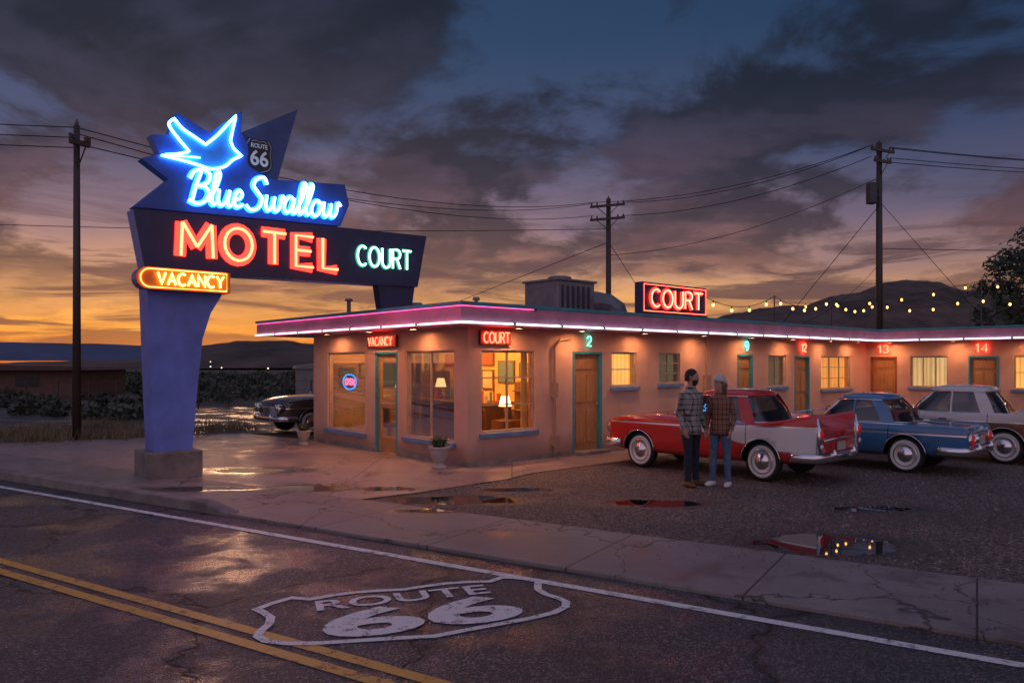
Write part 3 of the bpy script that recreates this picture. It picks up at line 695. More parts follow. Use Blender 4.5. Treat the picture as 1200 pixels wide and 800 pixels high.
mb=MB(); script_text(mb,'Blue Swallow',.24,3.02,4.58,.56,-.045,.025,slope=.03); mb.obj('script_neon',emat('neon_ice',(.25,.70,1),8),sg,smooth=True)
bird=[(-.175,5.29),(.10,5.36),(.27,5.43),(.05,5.66),(-.055,5.82),(.03,5.93),(.15,5.80),(.34,5.70),(.54,5.60),(.72,5.78),(.88,5.98),(1.06,6.20),(1.01,6.0),(.96,5.74),(1.02,5.62),(1.16,5.52),(1.0,5.42),(.86,5.28),(.635,5.20),(.41,5.23),(.2,5.26)]
corner={0,2,5,8,11,13,15}
bp=[Vector((x,-.0,z)) for x,z in bird]
pts=[]; idx=sorted(corner)
for i in range(len(idx)):
    a=idx[i]; b=idx[(i+1)%len(idx)]; seg=bp[a:b+1] if b>a else bp[a:]+bp[:b+1]
    pts+=cr(seg,n=4)[:-1]
mb=MB(); mb.tube(pts,.024,7,True,up=(0,1,0))
mb.tube(cr([(-.17,.0,5.29),(.15,.0,5.33),(.45,.0,5.36)],n=4),.014,6)
mb.obj('bird_neon',emat('neon_bird',(.10,.50,1),12),sg,smooth=True)
mb=MB(); mb.prism([(p.x*.93+.035,p.z*.93+.387) for p in pts],.035,.058); mb.obj('bird_fill',mat('bird_fill_blue',(.06,.3,.8),.4),sg)
M90=Matrix.Rotation(R(90),4,'X')
def plaque(parent,cx,cz,wd,ht,y):
    p=shield_pts(wd,ht)
    mb=MB(); mb.prism([(cx+a,cz+b) for a,b in p],y-.03,y); mb.obj('shield_rim',mat('shield_dark',(.02,.02,.03),.4),parent)
    mb=MB(); mb.prism([(cx+a*.93,cz+b*.93) for a,b in p],y-.036,y-.0301); mb.obj('shield_white',mat('shield_white',(.40,.41,.45),.4),parent)
    mb=MB(); mb.prism([(cx+a*.86,cz+b*.87) for a,b in p],y-.042,y-.0361); mb.obj('shield_face',mat('shield_face',(.02,.02,.035),.4),parent)
    wt=mat('shield_text',(.55,.56,.6),.4,emis=(.6,.65,.8),es=.18)
    text('shield_number','66',wd*.66,ht*.42,wt,parent,Matrix.Translation((cx,y-.047,cz-.05*ht))@M90,.003,.02)
    text('shield_route','ROUTE',wd*.6,ht*.12,wt,parent,Matrix.Translation((cx,y-.047,cz+.28*ht))@M90,.003,.01)
plaque(sg,1.50,5.58,.50,.66,.10-.001)
# ------------------------------------------------------------ utility poles
def pole(name,x,y,h,r,arms,trans=False,rz=0):
    e=empty(name,(x,y,0),rz)
    mb=MB(); mb.tube([(0,0,-.1),(0,0,h*.5),(0,0,h)],[r*1.2,r,r*.8],12); mb.obj('shaft',M_pole,e,smooth=True)
    mb=MB(); ins=MB()
    for (z,L) in arms:
        mb.box(-L/2,L/2,-r-.09,-r-.0,z-.06,z+.06); mb.tube([(-L*.3,-r-.04,z-.05),(0,-r,z-.55)],.02,6); mb.tube([(L*.3,-r-.04,z-.05),(0,-r,z-.55)],.02,6)
        for k_ in (-.46,-.3,.3,.46): ins.lathe([(.03,z+.06),(.05,z+.10),(.035,z+.13),(.05,z+.16),(.02,z+.2)],(k_*L,-r-.045,0),8)
    ins.lathe([(.03,h),(.05,h+.05),(.02,h+.15)],(0,0,0),8)
    mb.obj('crossarms',M_pole,e); ins.obj('insulators',mat('insulator',(.12,.09,.08),.3),e)
    if trans:
        mb=MB(); mb.lathe([(.05,h-2.9),(.24,h-2.85),(.25,h-2.0),(.2,h-1.92),(.05,h-1.9)],(-.5,0,0),14); mb.box(-.4,-.1,-.05,.05,h-2.5,h-2.4)
        mb.obj('transformer',M_darkmetal,e)
    return e
pole('utility_pole',-10.74,18.6,7.75,.085,[(7.3,.5)],rz=R(60))
pole('utility_pole',5.12,40,10.6,.15,[(10.2,1.9),(9.5,1.9)],rz=R(-25))
pole('utility_pole',17.05,35,12.1,.15,[(11.7,1.5),(11.2,1.1)],True,rz=R(25))
wi=MB()
def wire(a,b,sag=.5,r=.012,n=14):
    a=Vector(a);b=Vector(b)
    wi.tube([a+(b-a)*(i/n)-Vector((0,0,sag*4*(i/n)*(1-i/n))) for i in range(n+1)],r,4)
L1=(-10.74,18.6); L2=(5.12,40); L3=(17.05,35)
for k_,(dz) in enumerate((0,-.25,-.5)): wire((-30,16.0,8.3+dz),(L1[0],L1[1],7.7+dz),.15)
for dz,z2 in ((0,10.4),(-.15,9.7),(-.4,10.35)): wire((L1[0],L1[1],7.7+dz),(L2[0]-.8,L2[1],z2),.9,.014)
for z1_,z2_,o in ((10.4,11.9,.8),(10.4,11.9,-.8),(9.7,11.4,.7)): wire((L2[0]+o,L2[1],z1_),(L3[0]-.5,L3[1]-.3,z2_),.6,.017)
for z1_ in (11.9,11.85,11.4,11.2): wire((L3[0]+.5,L3[1],z1_),(60,46,14+z1_*.35-3.6),.9,.018)
wire((L3[0],L3[1],9.2),(12.5,38,2.5),.0,.016); wire((L3[0],L3[1],9.4),(24.5,37,2.5),.0,.016); wire((L3[0],L3[1],7.2),(60,40,9),.5,.016)
wire((L3[0],L3[1],6.5),(9,24.5,3.0),.4,.012); wire((L2[0],L2[1],8.3),(-14,70,4),.0,.02); wire((L2[0],L2[1],8.3),(12,52,2),.0,.02); wire((L3[0],L3[1],10.5),(5.12,40,7.6),.7,.014)
wire((-45,30,8.6),(5.12,40,9.0),.6,.016)
wi.obj('power_lines',mat('wire',(.01,.01,.012),.6),fixn=False)
# ------------------------------------------------------------ string lights
def L2W(u,v,z): return Vector((-.80+math.cos(TH)*u-math.sin(TH)*v,13.64+math.sin(TH)*u+math.cos(TH)*v,z))
sle=empty('string_lights')
wi=MB(); bu=MB(); posts=MB()
def strand(a,b,sag,nb):
    n=nb*2; pts=[a+(b-a)*(i/n)-Vector((0,0,sag*4*(i/n)*(1-i/n))) for i in range(n+1)]
    wi.tube(pts,.008,4)
    for i in range(1,n,2):
        p=pts[i]; wi.tube([p,p-Vector((0,0,.06))],.015,5); bu.sphere(p-Vector((0,0,.10)),.036,6,sc=(1,1,1.2))
nodes=[L2W(6.9,-.3,3.50),L2W(9.8,-.5,3.65),L2W(13.0,-.5,3.8),L2W(15.9,-.55,3.85),L2W(15.9,-3.2,3.85),L2W(15.9,-6.5,3.9)]
for (a,b),c in zip(zip(nodes,nodes[1:]),(4,5,5,4,5)): strand(a,b,.28,c)
strand(L2W(13,.8,3.7),L2W(17.5,-3.0,4.4),.2,6); strand(L2W(17.5,-3.0,4.4),L2W(17.5,-6.5,4.3),.25,4)
for p in nodes[1:]+[L2W(17.5,-3,4.4),L2W(17.5,-6.5,4.3)]: posts.tube([(p.x,p.y,2.9),p],.018,6)
wi.obj('cable',M_black,sle,fixn=False); bu.obj('bulbs',emat('bulb_glow',(1,.40,.10),7),sle,smooth=True); posts.obj('posts',M_darkmetal,sle)
# ------------------------------------------------------------ vehicles
def paint(name,col,col2=None,style=None,cut=(.25,-1.0)):
    m,n,b,ob,pos=newmat(name); x,y,z=n.sep(ob); ay=n.m('ABSOLUTE',y)
    base=n.mix(n.step(n.noise(ob,1.2,4),.3,.7),tuple(v*.92 for v in col),col)
    met=0.0
    side=n.m('GREATER_THAN',ay,.70)
    if style=='wedge':
        up=n.m('MULTIPLY_ADD',x,-.02,.86); lo=n.m('MULTIPLY_ADD',n.m('SUBTRACT',x,.15),.185,.80)
        lo=n.m('MAXIMUM',lo,.50)
        def band(a,bv,e): return n.m('MULTIPLY',n.m('GREATER_THAN',z,n.m('SUBTRACT',a,e)),n.m('LESS_THAN',z,n.m('ADD',bv,e)))
        xr=n.m('LESS_THAN',x,.3)
        inn=n.m('MULTIPLY',n.m('MULTIPLY',band(lo,up,-.012),side),xr)
        out=n.m('MULTIPLY',n.m('MULTIPLY',band(lo,up,.012),side),xr)
        fl=n.m('MULTIPLY',n.m('MULTIPLY',n.m('LESS_THAN',n.m('ABSOLUTE',n.m('SUBTRACT',z,.82)),.012),side),n.m('GREATER_THAN',x,.28))
        trim=n.m('MAXIMUM',n.m('SUBTRACT',out,inn),fl)
        base=n.mix(inn,base,col2); base=n.mix(trim,base,(.8,.8,.82)); met=trim
    elif style=='line':
        trim=n.m('MULTIPLY',n.m('LESS_THAN',n.m('ABSOLUTE',n.m('SUBTRACT',z,.70)),.012),side); base=n.mix(trim,base,(.8,.8,.82)); met=trim
        low=n.m('MULTIPLY',n.m('LESS_THAN',z,.30),side); base=n.mix(low,base,(.6,.6,.62))
    elif style=='two':
        inn=n.m('MULTIPLY',n.m('LESS_THAN',z,.78),side); base=n.mix(inn,base,col2)
        trim=n.m('MULTIPLY',n.m('LESS_THAN',n.m('ABSOLUTE',n.m('SUBTRACT',z,.78)),.012),side); base=n.mix(trim,base,(.8,.8,.82)); met=trim
    gap=None
    for cx in cut:
        g=n.m('LESS_THAN',n.m('ABSOLUTE',n.m('SUBTRACT',x,cx)),.007); gap=g if gap is None else n.m('MAXIMUM',gap,g)
    gap=n.m('MULTIPLY',gap,n.m('MULTIPLY',side,n.m('GREATER_THAN',z,.33)))
    base=n.mix(gap,base,(.01,.01,.01))
    dust=n.m('MULTIPLY',n.step(z,.5,.2),.4); base=n.mix(dust,base,(.09,.065,.05))
    n.set(b.inputs['Base Color'],base); n.set(b.inputs['Metallic'],met)
    n.set(b.inputs['Roughness'],n.m('MULTIPLY_ADD',dust,.5,.22)); b.inputs['Coat Weight'].default_value=.8; b.inputs['Coat Roughness'].default_value=.06
    return m
M_cglass=glassmat('car_glass',(.38,.45,.45),.35)
M_tail=mat('tail_lamp',(.5,.01,.01),.15,emis=(1,.03,.02),es=.12); M_head=mat('head_lamp',(.7,.7,.72),.08,.3)
M_seat=mat('seat_vinyl',(.18,.05,.04),.5); M_ww=mat('whitewall',(.75,.72,.66),.6,0,.1)
M_plate=mat('plate',(.5,.48,.4),.5)
def superell(cx,cy,rx,ry,z,n=28,p=3.5):
    o=[]
    for j in range(n):
        a=2*math.pi*j/n; c,s=math.cos(a),math.sin(a)
        o.append(Vector((cx+rx*math.copysign(abs(c)**(2/p),c),cy+ry*math.copysign(abs(s)**(2/p),s),z)))
    return o
def car(name,loc,rz,pm,roofm,scale=(1,1,1),style='fin',fins=.0,rad=.32):
    e=empty(name,loc,rz); e.scale=scale
    if style=='fin':
        st=[(2.16,.40,.70,.72,.70),(2.12,.33,.82,.82,.82),(2.0,.29,.90,.88,.87),(1.6,.27,.94,.95,.89),(.9,.26,.94,.99,.90),(.4,.26,.93,.97,.90),(-.3,.26,.90,.90,.90),(-1.0,.26,.92,.90,.90),(-1.5,.27,.98,.89,.89),(-1.9,.30,1.05,.87,.88),(-2.18,.33,1.11,.82,.87),(-2.26,.36,1.11,.78,.86),(-2.29,.42,1.03,.72,.82)]
    elif style=='flat':
        st=[(2.2,.42,.68,.70,.80),(2.16,.34,.76,.78,.86),(2.0,.30,.81,.82,.89),(1.5,.28,.83,.87,.90),(.8,.27,.84,.88,.90),(.3,.27,.84,.88,.90),(-.4,.27,.84,.84,.90),(-1.0,.27,.85,.85,.90),(-1.6,.28,.86,.84,.89),(-2.1,.31,.86,.82,.88),(-2.26,.35,.85,.80,.87),(-2.30,.42,.80,.76,.84)]
    else:
        st=[(2.1,.42,.72,.74,.66),(2.05,.34,.84,.84,.78),(1.8,.30,.92,.93,.85),(1.2,.28,.96,1.0,.89),(.6,.27,.96,1.0,.90),(0,.27,.95,.95,.90),(-.8,.27,.94,.95,.90),(-1.4,.28,.93,.96,.88),(-1.9,.31,.88,.92,.82),(-2.12,.36,.80,.84,.72),(-2.18,.45,.70,.72,.62)]
    rg=[]
    for (x,zb,zs,zd,w_) in st:
        h=[(0,zb),(w_*.6,zb),(w_*.93,zb+.03),(w_*.99,zb+.12),(w_*1.0,zb+(zs-zb)*.5),(w_*1.0,zs-.14),(w_*.985,zs-.04),(w_*.94,zs),(w_*.86,zs-.03 if zs>zd+.03 else zd),(w_*.78,zd),(w_*.4,zd+.025),(0,zd+.03)]
        rg.append([(x,a,b) for a,b in h]+[(x,-a,b) for a,b in h[-2:0:-1]])
    mb=MB(); mb.rings(rg,caps=False)
    k_=len(rg[0])
    for rr,sgn in ((rg[0],1),(rg[-1],-1)):
        cx=rr[0][0]+.02*sgn; cz=sum(p[2] for p in rr)/k_
        inner=[(cx,p[1]*.8,cz+(p[2]-cz)*.8) for p in rr]; inner2=[(cx,p[1]*.3,cz+(p[2]-cz)*.3) for p in rr]
        vs=[tuple(p) for p in rr]+inner+inner2
        mb.add(vs,[[i,(i+1)%k_,k_+(i+1)%k_,k_+i] for i in range(k_)]+[[k_+i,k_+(i+1)%k_,2*k_+(i+1)%k_,2*k_+i] for i in range(k_)]+[[2*k_+i for i in range(k_)]])
    body=mb.obj('body_shell',[pm,M_black],e,smooth=True)
    bm=bmesh.new(); bm.from_mesh(body.data); bmesh.ops.remove_doubles(bm,verts=bm.verts,dist=.0005); bmesh.ops.recalc_face_normals(bm,faces=bm.faces); bm.to_mesh(body.data); bm.free()
    s_=body.modifiers.new('s','SUBSURF'); s_.levels=2; s_.render_levels=2
    bake(body)
    wx=(1.32,-1.28)
    for x in wx:
        for sy in (1,-1):
            cb=MB(); cb.lathe([(rad+.055,sy*.52),(rad+.055,sy*1.1)],(x,0,rad-.01),32,'Y'); cut=cb.obj('cutter',[M_black])
            cut.parent=e
            bo=body.modifiers.new('c','BOOLEAN'); bo.object=cut; bo.operation='DIFFERENCE'; bo.solver='EXACT'
            try: bo.material_mode='TRANSFER'
            except Exception: pass
            bpy.context.view_layer.update(); bake(body); bpy.data.objects.remove(cut)
    ti=MB(); ww=MB(); hb=MB()
    for x in wx:
        for sy in (1,-1):
            y0=.74*sy; c=(x,y0,rad)
            ti.lathe([(rad*.62,-.085),(rad*.9,-.10),(rad*.985,-.075),(rad,-.04),(rad,.04),(rad*.985,.075),(rad*.9,.10),(rad*.62,.085)],c,32,'Y')
            o=sy*.101
            ww.lathe([(rad*.64,sy*.088),(rad*.66,o*1.02),(rad*.80,o*1.03),(rad*.82,sy*.095)],c,32,'Y')
            hb.lathe([(rad*.63,sy*.07),(rad*.64,sy*.105),(rad*.58,sy*.095),(rad*.45,sy*.085),(rad*.35,sy*.11),(rad*.15,sy*.13),(rad*.02,sy*.135)],c,24,'Y')
            lp=[(x+(rad+.055)*math.cos(R(a)),sy*.905,rad-.01+(rad+.055)*math.sin(R(a))) for a in range(5,176,10)]
            hb.tube(lp,.009,6)
    ti.obj('tyres',M_black,e,smooth=True); ww.obj('whitewalls',M_ww,e,smooth=True); hb.obj('hubcaps_arch_trim',M_chrome,e,smooth=True)
    gx0,gx1,zb=( .62,-1.28,.88) if style!='flat' else (.55,-1.25,.82)
    tx0,tx1,zt=( .10,-.92,1.36) if style!='flat' else (.02,-.82,1.28)
    gb=superell((gx0+gx1)/2,0,(gx0-gx1)/2,.77,zb,p=4.5); gt=superell((tx0+tx1)/2,0,(tx0-tx1)/2,.61,zt,p=4.5)
    mid=[a.lerp(b,.5)+Vector(((a.x-(gx0+gx1)/2)*.03,a.y*.05,0)) for a,b in zip(gb,gt)]
    mb=MB(); mb.rings([gb,mid,gt],caps=False); mb.obj('cabin_glass',M_cglass,e,smooth=True,fixn=False)
    cx=(tx0+tx1)/2; rx=(tx0-tx1)/2
    mb=MB(); mb.rings([superell(cx,0,rx+.00,.60,zt-.03,p=4.2),superell(cx,0,rx+.05,.645,zt-.02,p=4.2),superell(cx,0,rx+.05,.645,zt+.012,p=4.2),superell(cx,0,rx-.0,.60,zt+.055,p=4),superell(cx,0,rx*.7,.42,zt+.09,p=3),superell(cx,0,rx*.3,.18,zt+.10,p=2.5)])
    mb.obj('roof',roofm,e,smooth=True)
    pi=MB(); ch=MB()
    def near(lst,tx,ty): return min(range(len(lst)),key=lambda i:(lst[i].x-tx)**2+(lst[i].y-ty)**2)
    for sy in (1,-1):
        ia=near(gb,gx0-.12,sy*.75); pA=[gb[ia],mid[ia],gt[ia]]
        ch.tube([p*1.0+Vector((0,sy*.005,0)) for p in pA],.022,8)
        xm=-.32
        pi.tube([Vector((xm,sy*.775,zb)),Vector((xm,sy*.715,(zb+zt)/2)),Vector((xm,sy*.62,zt))],.022,8)
        pi.add([(gx1+.16,sy*.775,zb),(gx1+.40,sy*.788,zb),(gx1+.49,sy*.728,(zb+zt)/2),(tx1+.22,sy*.638,zt+.0),(tx1+.03,sy*.61,zt),(gx1+.25,sy*.715,(zb+zt)/2)],[(0,1,2,5),(5,2,3,4)])
        ch.tube([(gx0-.05,sy*.80,zb+.035),(-.4,sy*.81,zb+.03),(gx1,sy*.80,zb+.03)],.012,6)
        ch.tube([(tx0,sy*.64,zt-.02),(tx1,sy*.64,zt-.02)],.012,6)
    ch.tube([p+Vector((0,0,.05)) for p in gb],.012,6,True)
    pi.obj('pillars',roofm,e,fixn=False)
    def bumper(x,dirn,z,wy=.9,hh=.075):
        pts=[(x-dirn*.45,wy+.03,z),(x-dirn*.15,wy+.045,z),(x-.0*dirn,wy-.08,z),(x+.06*dirn,wy*.5,z),(x+.08*dirn,0,z)]
        pts=pts+[(a,-b,c) for a,b,c in pts[-2::-1]]
        ch.tube(cr(pts,n=4),hh,10,up=(0,0,1),ry=.035)
    bumper(2.18,1,.44); bumper(-2.30,-1,.44)
    for sy in (1,-1):
        for x,d in ((2.27,1),(-2.39,-1)): ch.sphere((x,sy*.42,.47),.06,10,sc=(.8,.8,1.6))
        ch.tube([(2.1,sy*.3,.78),(.6,sy*.34,1.02)],.010,6)
    lm=MB()
    for sy in (1,-1):
        ch.lathe([(.115,2.02),(.125,2.20),(.105,2.215)],(0,sy*.66,.70),16,'X')
        lm.sphere((2.17,sy*.66,.70),.10,12,1,sc=(.5,1,1))
        if style=='fin':
            ch.tube([(-2.29,sy*.815,.52),(-2.31,sy*.82,.78),(-2.27,sy*.815,1.05)],[.05,.055,.022],10)
            lm.sphere((-2.345,sy*.82,.80),.05,10,0,sc=(.6,1,1.7)); lm.sphere((-2.345,sy*.82,.62),.045,10,1,sc=(.6,1,1))
        elif style=='flat':
            ch.lathe([(.125,-2.20),(.135,-2.33),(.11,-2.34)],(0,sy*.62,.62),18,'X'); lm.lathe([(.11,-2.33),(.09,-2.36),(.03,-2.38)],(0,sy*.62,.62),18,'X',0)
            ch.lathe([(.05,-2.36),(.045,-2.385),(.01,-2.39)],(0,sy*.62,.62),12,'X')
        else: lm.sphere((-2.13,sy*.66,.70),.07,10,0,sc=(.6,1,1.3))
    for i in range(5): ch.tube([(2.16+.02*(i<3),-.55,.52+i*.05),(2.21,0,.52+i*.05),(2.16,.55,.52+i*.05)],.009,6)
    ch.tube([(-2.32,-.68,.70),(-2.34,0,.72),(-2.32,.68,.70)],.014,6)
    lm.box(-2.35,-2.325,-.16,.16,.53,.66,2)
    if style=='flat': ch.box(-2.335,-2.31,-.48,.48,.54,.70)
    ch.obj('chrome_trim',M_chrome,e,smooth=True,fixn=False); lm.obj('lamps_plate',[M_tail,M_head,M_plate],e,smooth=False)
    hd=MB()
    for sy in (1,-1):
        hd.box(-.28,-.14,sy*.905-.012,sy*.905+.012,.80,.825); hd.tube([(.42,sy*.86,.93),(.42,sy*.93,1.0)],.01,6); hd.sphere((.42,sy*.95,1.03),.05,10,sc=(.5,1,.8))
    hd.obj('handles_mirrors',M_chrome,e)
    it=MB()
    for x in (-.05,-.75):
        it.box(x-.25,x+.25,-.66,.66,.45,.72); it.box(x-.32,x-.18,-.66,.66,.62,1.08)
    it.box(.38,.55,-.7,.7,.7,.93)
    it.tube([(.28+.04*math.sin(R(a)),.36+.17*math.cos(R(a)),.95+.16*math.sin(R(a))) for a in range(0,360,24)],.012,6,True)
    it.obj('seats_dash',M_seat,e,bevel=.04)
    return e
RED=paint('red_car_paint',(.58,.02,.013),(.80,.75,.70),'wedge'); REDR=mat('red_roof',(.58,.02,.013),.2,0,.05,2,coat=.8)
BLU=paint('blue_car_paint',(.045,.16,.32),None,'line'); BLUR=mat('blue_roof',(.07,.20,.36),.2,0,.05,2,coat=.8)
WHT=paint('bronze_white_paint',(.6,.55,.5),(.22,.09,.05),'two'); WHTR=mat('white_roof',(.65,.62,.58),.25,0,.05,2,coat=.6)
DRK=paint('dark_car_paint',(.07,.06,.055),None,'line'); DRKR=mat('dark_roof',(.07,.06,.055),.2,0,.05,2,coat=.8)
def place(u,v): p=L2W(u,v,0); return (p.x,p.y,0)
NIN=TH+R(90)
car('parked_car',place(3.25,-3.15),NIN+R(4),RED,REDR,(.90,.93,1.0),'fin')
car('parked_car',place(5.95,-4.25),NIN+R(4),BLU,BLUR,(.93,.93,.98),'flat')
car('parked_car',place(8.55,-5.0),NIN+R(4),WHT,WHTR,(.95,.95,1.0),'fin')
car('parked_car',place(2.1,8.6),TH+R(180),DRK,DRKR,(.98,1,1),'round')
# ------------------------------------------------------------ people
def plaid(name,base,dark,light,s=11.0):
    m,n,b,ob,pos=newmat(name); x,y,z=n.sep(ob)
    u=n.m('ADD',x,n.m('MULTIPLY',y,.8))
    def bars(c,ph,wd):
        f=n.m('FRACT',n.m('ADD',n.m('MULTIPLY',c,s),ph)); return n.m('LESS_THAN',f,wd)
    v1=bars(u,.0,.45); h1=bars(z,.0,.45); v2=bars(u,.7,.1); h2=bars(z,.7,.1)
    f=n.m('MULTIPLY',n.m('ADD',v1,h1),.5)
    col=n.mix(f,base,dark); col=n.mix(n.m('MULTIPLY',n.m('MAXIMUM',v2,h2),.6),col,light)
    n.set(b.inputs['Base Color'],col); b.inputs['Roughness'].default_value=.9
    n.set(b.inputs['Normal'],n.bump(n.noise(ob,14,4),.6,.04)); return m
def fabric(name,c,bs=18):
    m,n,b,ob,pos=newmat(name); f=n.noise(ob,bs,5,.6)
    n.set(b.inputs['Base Color'],n.ramp(f,[(.3,tuple(v*.65 for v in c)),(.7,tuple(v*1.25 for v in c))])); b.inputs['Roughness'].default_value=.9
    n.set(b.inputs['Normal'],n.bump(f,.6,.03)); return m
M_skin=mat('skin',(.50,.27,.18),.5,0,.08,12)
def person(name,loc,rz,H,fem,shirt,jeans,shoes,hairm,headyaw,capm=None,armL=None,armR=None):
    e=empty(name,loc,rz); s=H/1.8; e.scale=(s,s,s)
    mb=MB()
    def ell(cx,cy,z,rx,ry,n=20): return [(cx+rx*math.cos(2*math.pi*j/n),cy+ry*math.sin(2*math.pi*j/n),z) for j in range(n)]
    sw=.88 if fem else 1
    tor=[(.82,.10,.085,0),(.88,.155,.115,-.01),(.95,.168 if not fem else .172,.12,-.01),(1.06,.155 if not fem else .14,.11,0),(1.2,.17*sw,.118,.01),(1.33,.19*sw,.125,.01),(1.41,.185*sw,.11,0),(1.46,.13*sw,.09,-.005),(1.50,.075,.068,-.005),(1.53,.058,.06,0),(1.59,.054,.058,.008)]
    mb.rings([ell(0,yo,z,rx*1.03,ry) for z,rx,ry,yo in tor])
    hy=Matrix.Rotation(headyaw,3,'Z')
    hc=Vector((0,.01,1.68))
    def HP(x,y,z):
        q=hy@Vector((x,y,z)); return q+hc
    prof=[(-.125,.035,.05,.035),(-.105,.05,.068,.025),(-.07,.062,.082,.014),(-.03,.07,.09,.006),(.01,.075,.095,0),(.05,.074,.094,-.004),(.085,.06,.078,-.006),(.108,.036,.05,-.006),(.118,.01,.015,-.006)]
    mb.rings([[HP(rx*math.cos(2*math.pi*j/20),yo+ry*math.sin(2*math.pi*j/20),z) for j in range(20)] for z,rx,ry,yo in prof])
    mb.tube([HP(0,.088,.025),HP(0,.105,-.012),HP(0,.114,-.028),HP(0,.09,-.038)],[.008,.012,.015,.010],8)
    for sx in (1,-1):
        mb.tube([HP(sx*.076,-.01,-.035),HP(sx*.087,-.015,0),HP(sx*.084,-.018,.022)],[.009,.013,.009],8)
        mb.tube([HP(sx*.012,.094,.03),HP(sx*.045,.082,.035)],.009,6)
    mb.tube([HP(-.022,.088,-.062),HP(0,.097,-.06),HP(.022,.088,-.062)],.008,6)
    mb.sphere(HP(0,.075,-.10),.026,8)
    legs=[(1,.02,.10,.04),(-1,-.03,-.02,-.02)]
    for sx,kx,fy,sp in legs:
        h=Vector((sx*.088,0,.90)); kn=Vector((sx*.105,.015+kx,.49)); an=Vector((sx*.12,fy*.5-.01,.09))
        tr=1.0 if not fem else .92
        mb.tube([h+Vector((0,0,.06)),h-Vector((0,0,.06)),h.lerp(kn,.5),kn,kn.lerp(an,.35),kn.lerp(an,.8),an],[.085,.098*tr,.082*tr,.064*tr,.064*tr,.054*tr,.055*tr],14)
        f0=Vector((an.x,an.y-.045,.045)); f1=Vector((an.x+sx*.03,an.y+.17,.035))
        mb.tube([f0-Vector((0,.02,0)),f0,f0.lerp(f1,.4),f0.lerp(f1,.8),f1,f1+Vector((0,.025,0))],[.03,.045,.05,.042,.034,.018],12,up=(1,0,0),ry=[.03,.045,.052,.040,.030,.016])
    hands=[]
    for sx,arm in ((1,armL),(-1,armR)):
        sh=Vector((sx*.185*sw,0,1.405)); el=Vector(arm[0]); wr=Vector(arm[1])
        mb.tube([sh-Vector((sx*.05,0,0)),sh,sh.lerp(el,.35),sh.lerp(el,.8),el,el.lerp(wr,.4),wr],[.05,.062*sw,.056*sw,.050*sw,.048*sw,.046*sw,.036],12)
        d=(wr-el).normalized(); side=Vector((0,1,0)); side=(side-d*side.dot(d)).normalized(); nrm=d.cross(side).normalized()
        mb.tube([wr-d*.03,wr,wr+d*.04,wr+d*.085],[.022,.026,.038,.036],10,up=side,ry=[.02,.018,.017,.015])
        inw=nrm*(-1 if nrm.x*sx>0 else 1)
        for k_,ln in ((-1.5,.062),(-.5,.078),(.5,.084),(1.5,.074)):
            b0=wr+d*.075+side*(k_*.0185)
            mb.tube([b0,b0+d*ln*.45+inw*.006,b0+d*ln*.75+inw*.022,b0+d*ln*.95+inw*.04],[.0095,.009,.0085,.007],7)
        b0=wr+d*.02+side*.03
        mb.tube([b0,b0+d*.03+side*.022,b0+d*.065+side*.028+inw*.01],[.012,.011,.009],7)
        hands.append((wr,d))
    o=mb.obj('body',[shirt,jeans,M_skin,shoes],e,smooth=True)
    r=o.modifiers.new('r','REMESH'); r.mode='VOXEL'; r.voxel_size=.0075; r.use_smooth_shade=True
    sm=o.modifiers.new('s','SMOOTH'); sm.factor=.5; sm.iterations=2
    bake(o)
    me=o.data; me.materials.clear()
    for m_ in (shirt,jeans,M_skin,shoes): me.materials.append(m_)
    for p in me.polygons:
        c=p.center; mi=0
        if c.z>1.495+ (c.y<0)*.02: mi=2
        elif c.z<.93 and abs(c.x)<.215: mi=1
        if c.z<.085: mi=3
        for wr,d in hands:
            t=(c-wr).dot(d)
            if -.005<t<.24 and ((c-wr)-d*t).length<.075: mi=2
        p.material_index=mi; p.use_smooth=True
    mb=MB(); z0=.80 if not fem else .84
    rr=[]
    for z,rx,ry in [(1.08,.150 if fem else .163,.118),(1.0,.168,.126),(.92,.182 if fem else .190,.136),(z0,.184 if fem else .197,.14)]:
        rr.append([(a*(1+.03*math.sin(7*math.atan2(b,a))),b*(1+.03*math.sin(5*math.atan2(b,a))),z) for a,b,z in ell(0,-.008,z,rx,ry,28)])
    inn=[[(a*.96,b*.96,z) for a,b,z in q] for q in rr[::-1]]
    mb.rings(rr+inn,caps=False)
    mb.rings([ell(0,-.005,1.475,.088,.082,20),ell(0,-.01,1.535,.076,.075,20),ell(0,-.01,1.53,.068,.067,20),ell(0,-.005,1.475,.078,.072,20)],caps=False)
    mb.obj('shirt_hem_collar',shirt,e,smooth=True)
    mb=MB()
    for sx in (1,-1): mb.sphere(HP(sx*.03,.084,.012),.011,8)
    mb.obj('eyes',mat('eye',(.05,.03,.02),.2),e)
    mb=MB()
    def cap(zback,zfront,gx,n=28,m=9):
        rg=[]
        for i in range(m+1):
            t=i/m; ring=[]
            for j in range(n):
                a=2*math.pi*j/n; f=max(0,(math.sin(a)+.35)/1.35)**.7
                z0=zback*(1-f)+zfront*f; z=z0+(.130-z0)*t
                sc=math.sqrt(max(.0,1-(max(0,z)/.1305)**2.3))
                lift=.4+.6*min(1,t*5) if t<.2 else 1
                wob=1+.05*noise.noise(Vector((math.cos(a)*4,math.sin(a)*4,z*45)))
                k_=(1+(gx-1)*lift)*wob
                ring.append(HP(.0775*k_*sc*math.cos(a),.0975*k_*sc*math.sin(a)-.004,z))
            rg.append(ring)
        mb.rings(rg)
